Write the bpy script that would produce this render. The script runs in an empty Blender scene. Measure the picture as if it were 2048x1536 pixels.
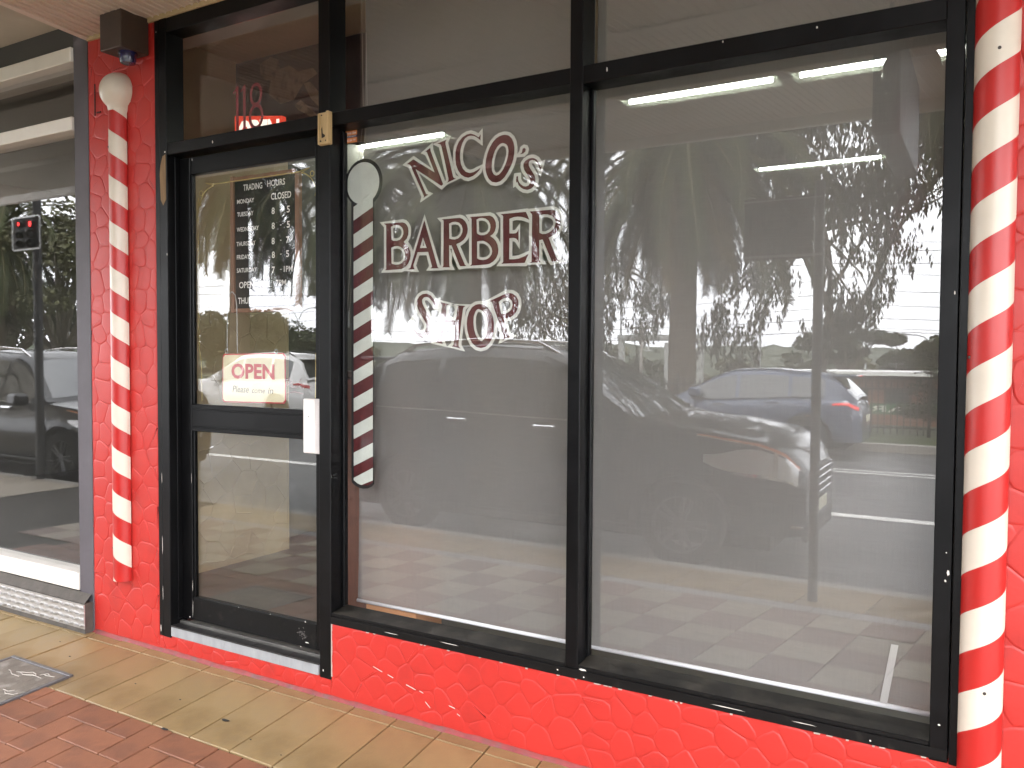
import bpy, math, random
from math import sin, cos, pi, radians, atan2, sqrt
from mathutils import Vector, Matrix
from mathutils.geometry import tessellate_polygon

sc = bpy.context.scene
COL = sc.collection

# ------------------------------------------------------------------ camera
def make_camera(yaw, pitch, roll, lens, loc):
    y, p, r = map(radians, (yaw, pitch, roll))
    f = Vector((-sin(y)*cos(p), cos(y)*cos(p), -sin(p)))
    r0 = Vector((cos(y), sin(y), 0)); u0 = r0.cross(f)
    R = cos(r)*r0 + sin(r)*u0; U = -sin(r)*r0 + cos(r)*u0
    cd = bpy.data.cameras.new('camera'); co = bpy.data.objects.new('camera', cd); COL.objects.link(co)
    m = Matrix((R, U, -f)).transposed().to_4x4(); m.translation = Vector(loc)
    co.matrix_world = m
    cd.sensor_fit = 'HORIZONTAL'; cd.sensor_width = 36.0; cd.lens = lens
    cd.clip_start = 0.05; cd.clip_end = 3000
    sc.camera = co
make_camera(30.114, 2.047, 0.341, 1650/2048*36, (0, -2.78, 1.55))

# ------------------------------------------------------------------ world, sun, exposure
SUN_EL, SUN_AZ = 52.0, 25.0            # direction the light comes from (azimuth from +y, clockwise)
w = bpy.data.worlds.new('World'); sc.world = w; w.use_nodes = True
nt = w.node_tree; nt.nodes.clear()
N = nt.nodes.new; Lk = nt.links.new
out = N('ShaderNodeOutputWorld'); bg = N('ShaderNodeBackground'); sky = N('ShaderNodeTexSky')
sky.sky_type = 'NISHITA'; sky.sun_disc = False
sky.sun_elevation = radians(SUN_EL); sky.sun_rotation = radians(SUN_AZ)
sky.air_density = 1.0; sky.dust_density = 3.0; sky.ozone_density = 1.0
hs = N('ShaderNodeHueSaturation'); hs.inputs['Saturation'].default_value = 0.10
tc = N('ShaderNodeTexCoord'); mp = N('ShaderNodeMapping'); mp.inputs['Scale'].default_value = (1, 1, 2.6)
nz = N('ShaderNodeTexNoise'); nz.inputs['Scale'].default_value = 2.2; nz.inputs['Detail'].default_value = 6
cr = N('ShaderNodeValToRGB')
cr.color_ramp.elements[0].position = .3; cr.color_ramp.elements[0].color = (.74, .75, .78, 1)
cr.color_ramp.elements[1].position = .7; cr.color_ramp.elements[1].color = (1.12, 1.12, 1.12, 1)
mx = N('ShaderNodeMix'); mx.data_type = 'RGBA'; mx.blend_type = 'MULTIPLY'; mx.inputs[0].default_value = 1
Lk(sky.outputs[0], hs.inputs['Color']); Lk(tc.outputs['Generated'], mp.inputs[0]); Lk(mp.outputs[0], nz.inputs['Vector'])
cl = N('ShaderNodeMix'); cl.data_type = 'RGBA'; cl.inputs[0].default_value = .82     # cloud deck hiding most of the clear sky
cl.inputs[7].default_value = (11.5, 11.6, 11.9, 1); Lk(hs.outputs[0], cl.inputs[6])
Lk(nz.outputs['Fac'], cr.inputs[0]); Lk(cl.outputs[2], mx.inputs[6]); Lk(cr.outputs[0], mx.inputs[7])
Lk(mx.outputs[2], bg.inputs['Color']); Lk(bg.outputs[0], out.inputs[0])
bg.inputs['Strength'].default_value = 0.12

sd = bpy.data.lights.new('sun', 'SUN'); sd.energy = 0.6; sd.angle = radians(18); sd.color = (1, .96, .9)
so = bpy.data.objects.new('sun', sd); COL.objects.link(so)
az, el = radians(SUN_AZ), radians(SUN_EL)
dvec = Vector((sin(az)*cos(el), cos(az)*cos(el), sin(el)))
so.rotation_euler = dvec.to_track_quat('Z', 'Y').to_euler()
so.location = dvec*40

sc.view_settings.view_transform = 'Standard'; sc.view_settings.look = 'None'
sc.view_settings.gamma = 1; sc.view_settings.use_curve_mapping = False
sc.view_settings.exposure = 3.1

sc.render.engine = 'CYCLES'
cy = sc.cycles
cy.use_denoising = True; cy.use_adaptive_sampling = True; cy.adaptive_threshold = .02
cy.max_bounces = 7; cy.diffuse_bounces = 3; cy.glossy_bounces = 4; cy.transmission_bounces = 6
cy.transparent_max_bounces = 24; cy.caustics_reflective = False; cy.caustics_refractive = False
cy.sample_clamp_indirect = 8.0

# ------------------------------------------------------------------ helpers
rnd = random.Random(7)
ORG = {}
def tag(o, label=None, cat=None, group=None, kind=None):
    if label: o['label'] = label
    if cat: o['category'] = cat
    if group: o['group'] = group
    if kind: o['kind'] = kind
    return o
def thing(name, loc, label, cat, group=None):
    o = bpy.data.objects.new(name, None); COL.objects.link(o); o.location = loc
    o.empty_display_size = .1
    ORG[o.name] = Vector(loc)
    return tag(o, label, cat, group)
def copy_tree(o, parent=None):
    c = o.copy(); COL.objects.link(c)
    if parent: c.parent = parent
    for ch in list(o.children): copy_tree(ch, c)
    return c

class MB:
    """collects faces, then links them as one mesh object"""
    def __init__(s): s.v = []; s.f = []; s.m = []; s.mi = 0
    def add(s, vs, fs):
        b = len(s.v); s.v += [tuple(p) for p in vs]
        for f in fs: s.f.append([b+i for i in f]); s.m.append(s.mi)
        return s
    def box(s, x0, x1, y0, y1, z0, z1):
        return s.add([(x0,y0,z0),(x1,y0,z0),(x1,y1,z0),(x0,y1,z0),(x0,y0,z1),(x1,y0,z1),(x1,y1,z1),(x0,y1,z1)],
                     [(0,3,2,1),(4,5,6,7),(0,1,5,4),(1,2,6,5),(2,3,7,6),(3,0,4,7)])
    def cbox(s, x0, x1, y0, y1, z0, z1, b=.003):
        """box with chamfered edges"""
        vs = []
        X, Y, Z = (x0, x1), (y0, y1), (z0, z1)
        idx = {}
        for i in (0,1):
            for j in (0,1):
                for k in (0,1):
                    sx, sy, sz = (b if i == 0 else -b), (b if j == 0 else -b), (b if k == 0 else -b)
                    idx[i,j,k,0] = len(vs); vs.append((X[i], Y[j]+sy, Z[k]+sz))
                    idx[i,j,k,1] = len(vs); vs.append((X[i]+sx, Y[j], Z[k]+sz))
                    idx[i,j,k,2] = len(vs); vs.append((X[i]+sx, Y[j]+sy, Z[k]))
        I = lambda i,j,k,a: idx[i,j,k,a]
        fs = [(I(0,0,0,0),I(0,0,1,0),I(0,1,1,0),I(0,1,0,0)),(I(1,0,0,0),I(1,1,0,0),I(1,1,1,0),I(1,0,1,0)),
              (I(0,0,0,1),I(1,0,0,1),I(1,0,1,1),I(0,0,1,1)),(I(0,1,0,1),I(0,1,1,1),I(1,1,1,1),I(1,1,0,1)),
              (I(0,0,0,2),I(0,1,0,2),I(1,1,0,2),I(1,0,0,2)),(I(0,0,1,2),I(1,0,1,2),I(1,1,1,2),I(0,1,1,2))]
        for j in (0,1):
            for k in (0,1): fs.append((I(0,j,k,1),I(1,j,k,1),I(1,j,k,2),I(0,j,k,2)))
        for i in (0,1):
            for k in (0,1): fs.append((I(i,0,k,0),I(i,1,k,0),I(i,1,k,2),I(i,0,k,2)))
        for i in (0,1):
            for j in (0,1): fs.append((I(i,j,0,0),I(i,j,1,0),I(i,j,1,1),I(i,j,0,1)))
        for i in (0,1):
            for j in (0,1):
                for k in (0,1): fs.append((I(i,j,k,0),I(i,j,k,1),I(i,j,k,2)))
        return s.add(vs, fs)
    def tube(s, pts, r, n=8, caps=True):
        """tube along pts; r number or list"""
        pts = [Vector(p) for p in pts]; m = len(pts)
        rs = r if isinstance(r, (list, tuple)) else [r]*m
        vs = []; up = Vector((0,0,1))
        for i, p in enumerate(pts):
            d = (pts[min(i+1, m-1)]-pts[max(i-1, 0)]).normalized()
            ref = up if abs(d.dot(up)) < .95 else Vector((1,0,0))
            a = d.cross(ref).normalized(); b = a.cross(d)
            for k in range(n):
                t = 2*pi*k/n; vs.append(p + rs[i]*(cos(t)*a + sin(t)*b))
        fs = []
        for i in range(m-1):
            for k in range(n): fs.append((i*n+k, i*n+(k+1)%n, (i+1)*n+(k+1)%n, (i+1)*n+k))
        if caps: fs += [tuple(range(n))[::-1], tuple((m-1)*n+k for k in range(n))]
        return s.add(vs, fs)
    def lathe(s, prof, c, axis='z', n=24, a0=0., a1=2*pi):
        """prof [(r,h)] round axis through c"""
        full = abs(a1-a0-2*pi) < 1e-6; k = n if full else n+1
        vs = []
        for r, h in prof:
            for i in range(k):
                t = a0+(a1-a0)*i/n
                p = {'z': (r*cos(t), r*sin(t), h), 'y': (r*cos(t), h, r*sin(t)), 'x': (h, r*cos(t), r*sin(t))}[axis]
                vs.append((c[0]+p[0], c[1]+p[1], c[2]+p[2]))
        fs = []
        for j in range(len(prof)-1):
            for i in range(n):
                i2 = (i+1) % k if full else i+1
                fs.append((j*k+i, j*k+i2, (j+1)*k+i2, (j+1)*k+i))
        return s.add(vs, fs)
    def prism(s, poly, y0, y1):
        """polygon in x,z extruded from y0 to y1"""
        n = len(poly)
        vs = [(x, y0, z) for x, z in poly]+[(x, y1, z) for x, z in poly]
        fs = [tuple(range(n))[::-1], tuple(range(n, 2*n))]
        for i in range(n): fs.append((i, (i+1) % n, n+(i+1) % n, n+i))
        return s.add(vs, fs)
    def flat(s, polys, y, th=.0004):
        """filled polygons with holes in the x,z plane, as a thin film facing -y"""
        loops = [[Vector((x, z, 0)) for x, z in p] for p in polys]
        tris = tessellate_polygon(loops)
        pts = [p for l in polys for p in l]
        return s.add([(x, y, z) for x, z in pts], [tuple(t) for t in tris])
    def build(s, name, mat, parent=None, smooth=False, org=None, auto=None):
        o0 = Vector(org) if org is not None else (ORG.get(parent.name, Vector()) if parent else Vector())
        me = bpy.data.meshes.new(name)
        me.from_pydata([(x-o0.x, y-o0.y, z-o0.z) for x, y, z in s.v], [], s.f)
        mats = mat if isinstance(mat, (list, tuple)) else [mat]
        for q in mats: me.materials.append(q)
        if len(mats) > 1: me.polygons.foreach_set('material_index', s.m)
        if smooth or auto:
            me.polygons.foreach_set('use_smooth', [True]*len(me.polygons))
        if auto: me.set_sharp_from_angle(angle=radians(auto))
        me.update()
        ob = bpy.data.objects.new(name, me); COL.objects.link(ob)
        if parent: ob.parent = parent; ORG[ob.name] = o0
        elif org is not None: ob.location = o0; ORG[ob.name] = o0
        return ob

def offset_poly(poly, d, lim=2.0):
    """moves a closed polygon outward by d (outward = right of travel for ccw)"""
    n = len(poly); area = sum(poly[i][0]*poly[(i+1) % n][1]-poly[(i+1) % n][0]*poly[i][1] for i in range(n))
    sg = 1 if area > 0 else -1
    res = []
    for i in range(n):
        a, b, c = Vector(poly[i-1]), Vector(poly[i]), Vector(poly[(i+1) % n])
        d1 = (b-a).normalized(); d2 = (c-b).normalized()
        n1 = Vector((d1.y, -d1.x))*sg; n2 = Vector((d2.y, -d2.x))*sg
        m = n1+n2
        if m.length < 1e-6: m = n1.copy()
        m.normalize(); k = 1/max(m.dot(n1), 1/lim)
        p = b+m*d*k; res.append((p.x, p.y))
    return res
def clip_half(poly, px, pz, nx, nz_):
    """keeps the side of the line where (p-P).n <= 0"""
    res = []; n = len(poly)
    for i in range(n):
        a, b = poly[i], poly[(i+1) % n]
        da = (a[0]-px)*nx+(a[1]-pz)*nz_; db = (b[0]-px)*nx+(b[1]-pz)*nz_
        if da <= 0: res.append(a)
        if da*db < 0:
            t = da/(da-db); res.append((a[0]+(b[0]-a[0])*t, a[1]+(b[1]-a[1])*t))
    return res
def text_pts(body, shear=0., bold=0.):
    cu = bpy.data.curves.new('t', 'FONT'); cu.body = body; cu.size = 1; cu.shear = shear; cu.offset = bold; cu.resolution_u = 3
    ob = bpy.data.objects.new('t', cu); COL.objects.link(ob)
    dg = bpy.context.evaluated_depsgraph_get()
    me = bpy.data.meshes.new_from_object(ob.evaluated_get(dg))
    vs = [(v.co.x, v.co.y) for v in me.vertices]; fs = [tuple(p.vertices) for p in me.polygons]
    bpy.data.objects.remove(ob); bpy.data.curves.remove(cu); bpy.data.meshes.remove(me)
    return vs, fs
def text(mb, body, x0, z0, x1, z1, y, shear=0., bold=0., tilt=0.):
    """lettering fitted into the rectangle x0,z0 - x1,z1 on the plane y"""
    vs, fs = text_pts(body, shear, bold)
    ax = min(v[0] for v in vs); bx = max(v[0] for v in vs); az_ = min(v[1] for v in vs); bz = max(v[1] for v in vs)
    P = [(x0+(u-ax)/(bx-ax)*(x1-x0), y, z0+(v-az_)/(bz-az_)*(z1-z0)+tilt*(u-ax)/(bx-ax)) for u, v in vs]
    mb.add(P, fs)
    return mb
def interp(tab, x):
    if x <= tab[0][0]: return tab[0][1]
    for (a, b), (c, d) in zip(tab, tab[1:]):
        if x <= c:
            t = (x-a)/(c-a); return b+(d-b)*t
    return tab[-1][1]

# ------------------------------------------------------------------ materials
def srgb(r, g, b):
    f = lambda c: ((c/255+.055)/1.055)**2.4 if c > 10 else c/255/12.92
    return (f(r), f(g), f(b))
def M(name, col, rough=.5, metal=0., var=0., vs=6., bump=0., bs=60., spec=.5, coat=0., orand=0., col2=None, cs=3., cw=(.45, .62), emit=0., stretch=None, coord='Object', rvar=0.):
    m = bpy.data.materials.new(name); m.use_nodes = True
    t = m.node_tree; b = t.nodes['Principled BSDF']; n = t.nodes.new; l = t.links.new
    b.inputs['Roughness'].default_value = rough; b.inputs['Metallic'].default_value = metal
    b.inputs['Specular IOR Level'].default_value = spec; b.inputs['Coat Weight'].default_value = coat
    b.inputs['Coat Roughness'].default_value = .04
    c0 = (*col, 1); b.inputs['Base Color'].default_value = c0
    if emit: b.inputs['Emission Color'].default_value = c0; b.inputs['Emission Strength'].default_value = emit
    if not (var or bump or orand or col2 or rvar): return m
    tc_ = n('ShaderNodeTexCoord'); src = tc_.outputs[coord]
    if stretch:
        mp_ = n('ShaderNodeMapping'); mp_.inputs['Scale'].default_value = stretch; l(src, mp_.inputs[0]); src = mp_.outputs[0]
    cur = None
    if col2:
        nz2 = n('ShaderNodeTexNoise'); nz2.inputs['Scale'].default_value = cs; nz2.inputs['Detail'].default_value = 5; l(src, nz2.inputs['Vector'])
        mr = n('ShaderNodeMapRange'); mr.inputs[1].default_value = cw[0]; mr.inputs[2].default_value = cw[1]; l(nz2.outputs['Fac'], mr.inputs[0])
        mm = n('ShaderNodeMix'); mm.data_type = 'RGBA'; mm.inputs[6].default_value = c0; mm.inputs[7].default_value = (*col2, 1)
        l(mr.outputs[0], mm.inputs[0]); cur = mm.outputs[2]
    if var or orand:
        fac = None
        if var:
            nz_ = n('ShaderNodeTexNoise'); nz_.inputs['Scale'].default_value = vs; nz_.inputs['Detail'].default_value = 6; nz_.inputs['Roughness'].default_value = .65; l(src, nz_.inputs['Vector'])
            mr = n('ShaderNodeMapRange'); mr.inputs[1].default_value = .25; mr.inputs[2].default_value = .75
            mr.inputs[3].default_value = 1-var; mr.inputs[4].default_value = 1+var; l(nz_.outputs['Fac'], mr.inputs[0]); fac = mr.outputs[0]
            if rvar:
                mq = n('ShaderNodeMapRange'); mq.inputs[1].default_value = .3; mq.inputs[2].default_value = .7
                mq.inputs[3].default_value = rough-rvar; mq.inputs[4].default_value = rough+rvar; l(nz_.outputs['Fac'], mq.inputs[0]); l(mq.outputs[0], b.inputs['Roughness'])
        if orand:
            oi = n('ShaderNodeObjectInfo'); mr = n('ShaderNodeMapRange'); mr.inputs[3].default_value = 1-orand; mr.inputs[4].default_value = 1+orand; l(oi.outputs['Random'], mr.inputs[0])
            if fac:
                mu = n('ShaderNodeMath'); mu.operation = 'MULTIPLY'; l(fac, mu.inputs[0]); l(mr.outputs[0], mu.inputs[1]); fac = mu.outputs[0]
            else: fac = mr.outputs[0]
        sc_ = n('ShaderNodeVectorMath'); sc_.operation = 'SCALE'
        if cur: l(cur, sc_.inputs[0])
        else: sc_.inputs[0].default_value = col
        l(fac, sc_.inputs['Scale']); cur = sc_.outputs[0]
    if cur: l(cur, b.inputs['Base Color'])
    if bump:
        nb = n('ShaderNodeTexNoise'); nb.inputs['Scale'].default_value = bs; nb.inputs['Detail'].default_value = 4; l(src, nb.inputs['Vector'])
        bp = n('ShaderNodeBump'); bp.inputs['Strength'].default_value = bump; bp.inputs['Distance'].default_value = .004
        l(nb.outputs['Fac'], bp.inputs['Height']); l(bp.outputs[0], b.inputs['Normal'])
    return m
def glass(name, tint=(1, 1, 1), dust=.0, f0=.076):
    """window glass: schlick reflection over straight-through transmission, faint uneven dust"""
    m = bpy.data.materials.new(name); m.use_nodes = True
    t = m.node_tree; t.nodes.clear(); n = t.nodes.new; l = t.links.new
    o = n('ShaderNodeOutputMaterial'); tr = n('ShaderNodeBsdfTransparent'); gl = n('ShaderNodeBsdfGlossy'); gl.inputs['Roughness'].default_value = 0.0
    tr.inputs[0].default_value = (*tint, 1)
    ge = n('ShaderNodeNewGeometry'); dt = n('ShaderNodeVectorMath'); dt.operation = 'DOT_PRODUCT'
    l(ge.outputs['Incoming'], dt.inputs[0]); l(ge.outputs['Normal'], dt.inputs[1])
    ab = n('ShaderNodeMath'); ab.operation = 'ABSOLUTE'; l(dt.outputs['Value'], ab.inputs[0])
    om = n('ShaderNodeMath'); om.operation = 'SUBTRACT'; om.inputs[0].default_value = 1; l(ab.outputs[0], om.inputs[1])
    pw = n('ShaderNodeMath'); pw.operation = 'POWER'; pw.inputs[1].default_value = 5; l(om.outputs[0], pw.inputs[0])
    ma = n('ShaderNodeMath'); ma.operation = 'MULTIPLY_ADD'; ma.inputs[1].default_value = 1-f0; ma.inputs[2].default_value = f0; l(pw.outputs[0], ma.inputs[0])
    mx1 = n('ShaderNodeMixShader'); l(ma.outputs[0], mx1.inputs[0]); l(tr.outputs[0], mx1.inputs[1]); l(gl.outputs[0], mx1.inputs[2])
    last = mx1.outputs[0]
    if dust:
        df = n('ShaderNodeBsdfDiffuse'); df.inputs[0].default_value = (.75, .74, .72, 1)
        tc_ = n('ShaderNodeTexCoord'); mp_ = n('ShaderNodeMapping'); mp_.inputs['Scale'].default_value = (9, 1, 1.6)
        nz_ = n('ShaderNodeTexNoise'); nz_.inputs['Scale'].default_value = 1.5; nz_.inputs['Detail'].default_value = 7; nz_.inputs['Roughness'].default_value = .7
        l(tc_.outputs['Object'], mp_.inputs[0]); l(mp_.outputs[0], nz_.inputs['Vector'])
        mr = n('ShaderNodeMapRange'); mr.inputs[1].default_value = .35; mr.inputs[2].default_value = .8; mr.inputs[3].default_value = dust*.3; mr.inputs[4].default_value = dust*1.8; l(nz_.outputs['Fac'], mr.inputs[0])
        mx2 = n('ShaderNodeMixShader'); l(mr.outputs[0], mx2.inputs[0]); l(last, mx2.inputs[1]); l(df.outputs[0], mx2.inputs[2]); last = mx2.outputs[0]
    l(last, o.inputs[0])
    return m
def blind_mat(name, col, openness):
    m = bpy.data.materials.new(name); m.use_nodes = True
    t = m.node_tree; t.nodes.clear(); n = t.nodes.new; l = t.links.new
    o = n('ShaderNodeOutputMaterial'); df = n('ShaderNodeBsdfDiffuse'); tl = n('ShaderNodeBsdfTranslucent'); tr = n('ShaderNodeBsdfTransparent')
    tc_ = n('ShaderNodeTexCoord'); fs = []
    for st in ((9, 1, 520), (520, 1, 9), (1.6, 1, 1.6)):
        mp_ = n('ShaderNodeMapping'); mp_.inputs['Scale'].default_value = st; l(tc_.outputs['Object'], mp_.inputs[0])
        nz_ = n('ShaderNodeTexNoise'); nz_.inputs['Scale'].default_value = 1.; nz_.inputs['Detail'].default_value = 3; l(mp_.outputs[0], nz_.inputs['Vector']); fs.append(nz_.outputs['Fac'])
    s1 = n('ShaderNodeMath'); s1.operation = 'ADD'; l(fs[0], s1.inputs[0]); l(fs[1], s1.inputs[1])
    s2 = n('ShaderNodeMath'); s2.operation = 'ADD'; l(s1.outputs[0], s2.inputs[0]); l(fs[2], s2.inputs[1])
    mr = n('ShaderNodeMapRange'); mr.inputs[1].default_value = 1.0; mr.inputs[2].default_value = 2.0; mr.inputs[3].default_value = .86; mr.inputs[4].default_value = 1.14; l(s2.outputs[0], mr.inputs[0])
    vm = n('ShaderNodeVectorMath'); vm.operation = 'SCALE'; vm.inputs[0].default_value = col; l(mr.outputs[0], vm.inputs['Scale'])
    l(vm.outputs[0], df.inputs[0]); l(vm.outputs[0], tl.inputs[0])
    a = n('ShaderNodeMixShader'); a.inputs[0].default_value = .25; l(df.outputs[0], a.inputs[1]); l(tl.outputs[0], a.inputs[2])
    b = n('ShaderNodeMixShader'); b.inputs[0].default_value = openness; l(a.outputs[0], b.inputs[1]); l(tr.outputs[0], b.inputs[2])
    l(b.outputs[0], o.inputs[0])
    return m
def helix_mat(name, ca, cb, pitch, hand, phase, rough=.35):
    """two-colour spiral stripe round the object's z axis"""
    m = bpy.data.materials.new(name); m.use_nodes = True
    t = m.node_tree; b = t.nodes['Principled BSDF']; n = t.nodes.new; l = t.links.new
    tc_ = n('ShaderNodeTexCoord'); sx = n('ShaderNodeSeparateXYZ'); l(tc_.outputs['Object'], sx.inputs[0])
    at = n('ShaderNodeMath'); at.operation = 'ARCTAN2'; l(sx.outputs[0], at.inputs[0])
    ng = n('ShaderNodeMath'); ng.operation = 'MULTIPLY'; ng.inputs[1].default_value = -1; l(sx.outputs[1], ng.inputs[0]); l(ng.outputs[0], at.inputs[1])
    a1 = n('ShaderNodeMath'); a1.operation = 'MULTIPLY'; a1.inputs[1].default_value = hand/(2*pi); l(at.outputs[0], a1.inputs[0])
    a2 = n('ShaderNodeMath'); a2.operation = 'MULTIPLY_ADD'; a2.inputs[1].default_value = 1/pitch; a2.inputs[2].default_value = phase; l(sx.outputs[2], a2.inputs[0])
    a3 = n('ShaderNodeMath'); a3.operation = 'ADD'; l(a1.outputs[0], a3.inputs[0]); l(a2.outputs[0], a3.inputs[1])
    fr = n('ShaderNodeMath'); fr.operation = 'FRACT'; l(a3.outputs[0], fr.inputs[0])
    gt = n('ShaderNodeMath'); gt.operation = 'GREATER_THAN'; gt.inputs[1].default_value = .5; l(fr.outputs[0], gt.inputs[0])
    nz_ = n('ShaderNodeTexNoise'); nz_.inputs['Scale'].default_value = 9; nz_.inputs['Detail'].default_value = 6; l(tc_.outputs['Object'], nz_.inputs['Vector'])
    mm = n('ShaderNodeMix'); mm.data_type = 'RGBA'; mm.inputs[6].default_value = (*ca, 1); mm.inputs[7].default_value = (*cb, 1); l(gt.outputs[0], mm.inputs[0])
    mr = n('ShaderNodeMapRange'); mr.inputs[1].default_value = .3; mr.inputs[2].default_value = .7; mr.inputs[3].default_value = .93; mr.inputs[4].default_value = 1.04; l(nz_.outputs['Fac'], mr.inputs[0])
    vm = n('ShaderNodeVectorMath'); vm.operation = 'SCALE'; l(mm.outputs[2], vm.inputs[0]); l(mr.outputs[0], vm.inputs['Scale'])
    l(vm.outputs[0], b.inputs['Base Color']); b.inputs['Roughness'].default_value = rough
    return m

RED = M('red_paint', (.47, .027, .021), .42, var=.07, vs=5, bump=.12, bs=70, col2=(.36, .023, .019), cs=6, cw=(.58, .80))
RED_WORN = M('red_paint_worn', (.22, .03, .03), .6, var=.3, vs=12, bump=.3, bs=50, col2=(.12, .06, .055), cs=9, cw=(.5, .7))
BLACK = M('black_aluminium', (.0032, .0032, .0036), .36, var=.35, vs=7, bump=.03, bs=30, rvar=.08, spec=.18)
BLACK2 = M('black_aluminium_scuffed', (.0042, .004, .004), .5, var=.3, vs=14, col2=(.018, .016, .014), cs=22, cw=(.6, .78), spec=.2)
CHIP = M('bare_chip', (.7, .66, .6), .7)
WHITE_POLE = (.66, .59, .495); RED_POLE = (.44, .017, .014)
MAROON = M('maroon_signwriting', (.082, .003, .005), .5, var=.15, vs=30)
OFFWHITE = M('offwhite_signwriting', (.66, .67, .61), .5, var=.06, vs=30)
PAINTBLACK = M('black_signwriting', (.008, .008, .008), .4)
PALEGREEN = M('pale_signwriting', (.62, .66, .60), .5, var=.05, vs=20)
GOLD = M('gold_line', (.5, .38, .12), .4, metal=.3)
GLASS = glass('window_glass', dust=.005)
GLASS_CLEAN = glass('door_glass', dust=.003)
CREAM = M('cream_plaster', (.50, .40, .25), .7, var=.1, vs=4, bump=.2, bs=30)

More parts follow.
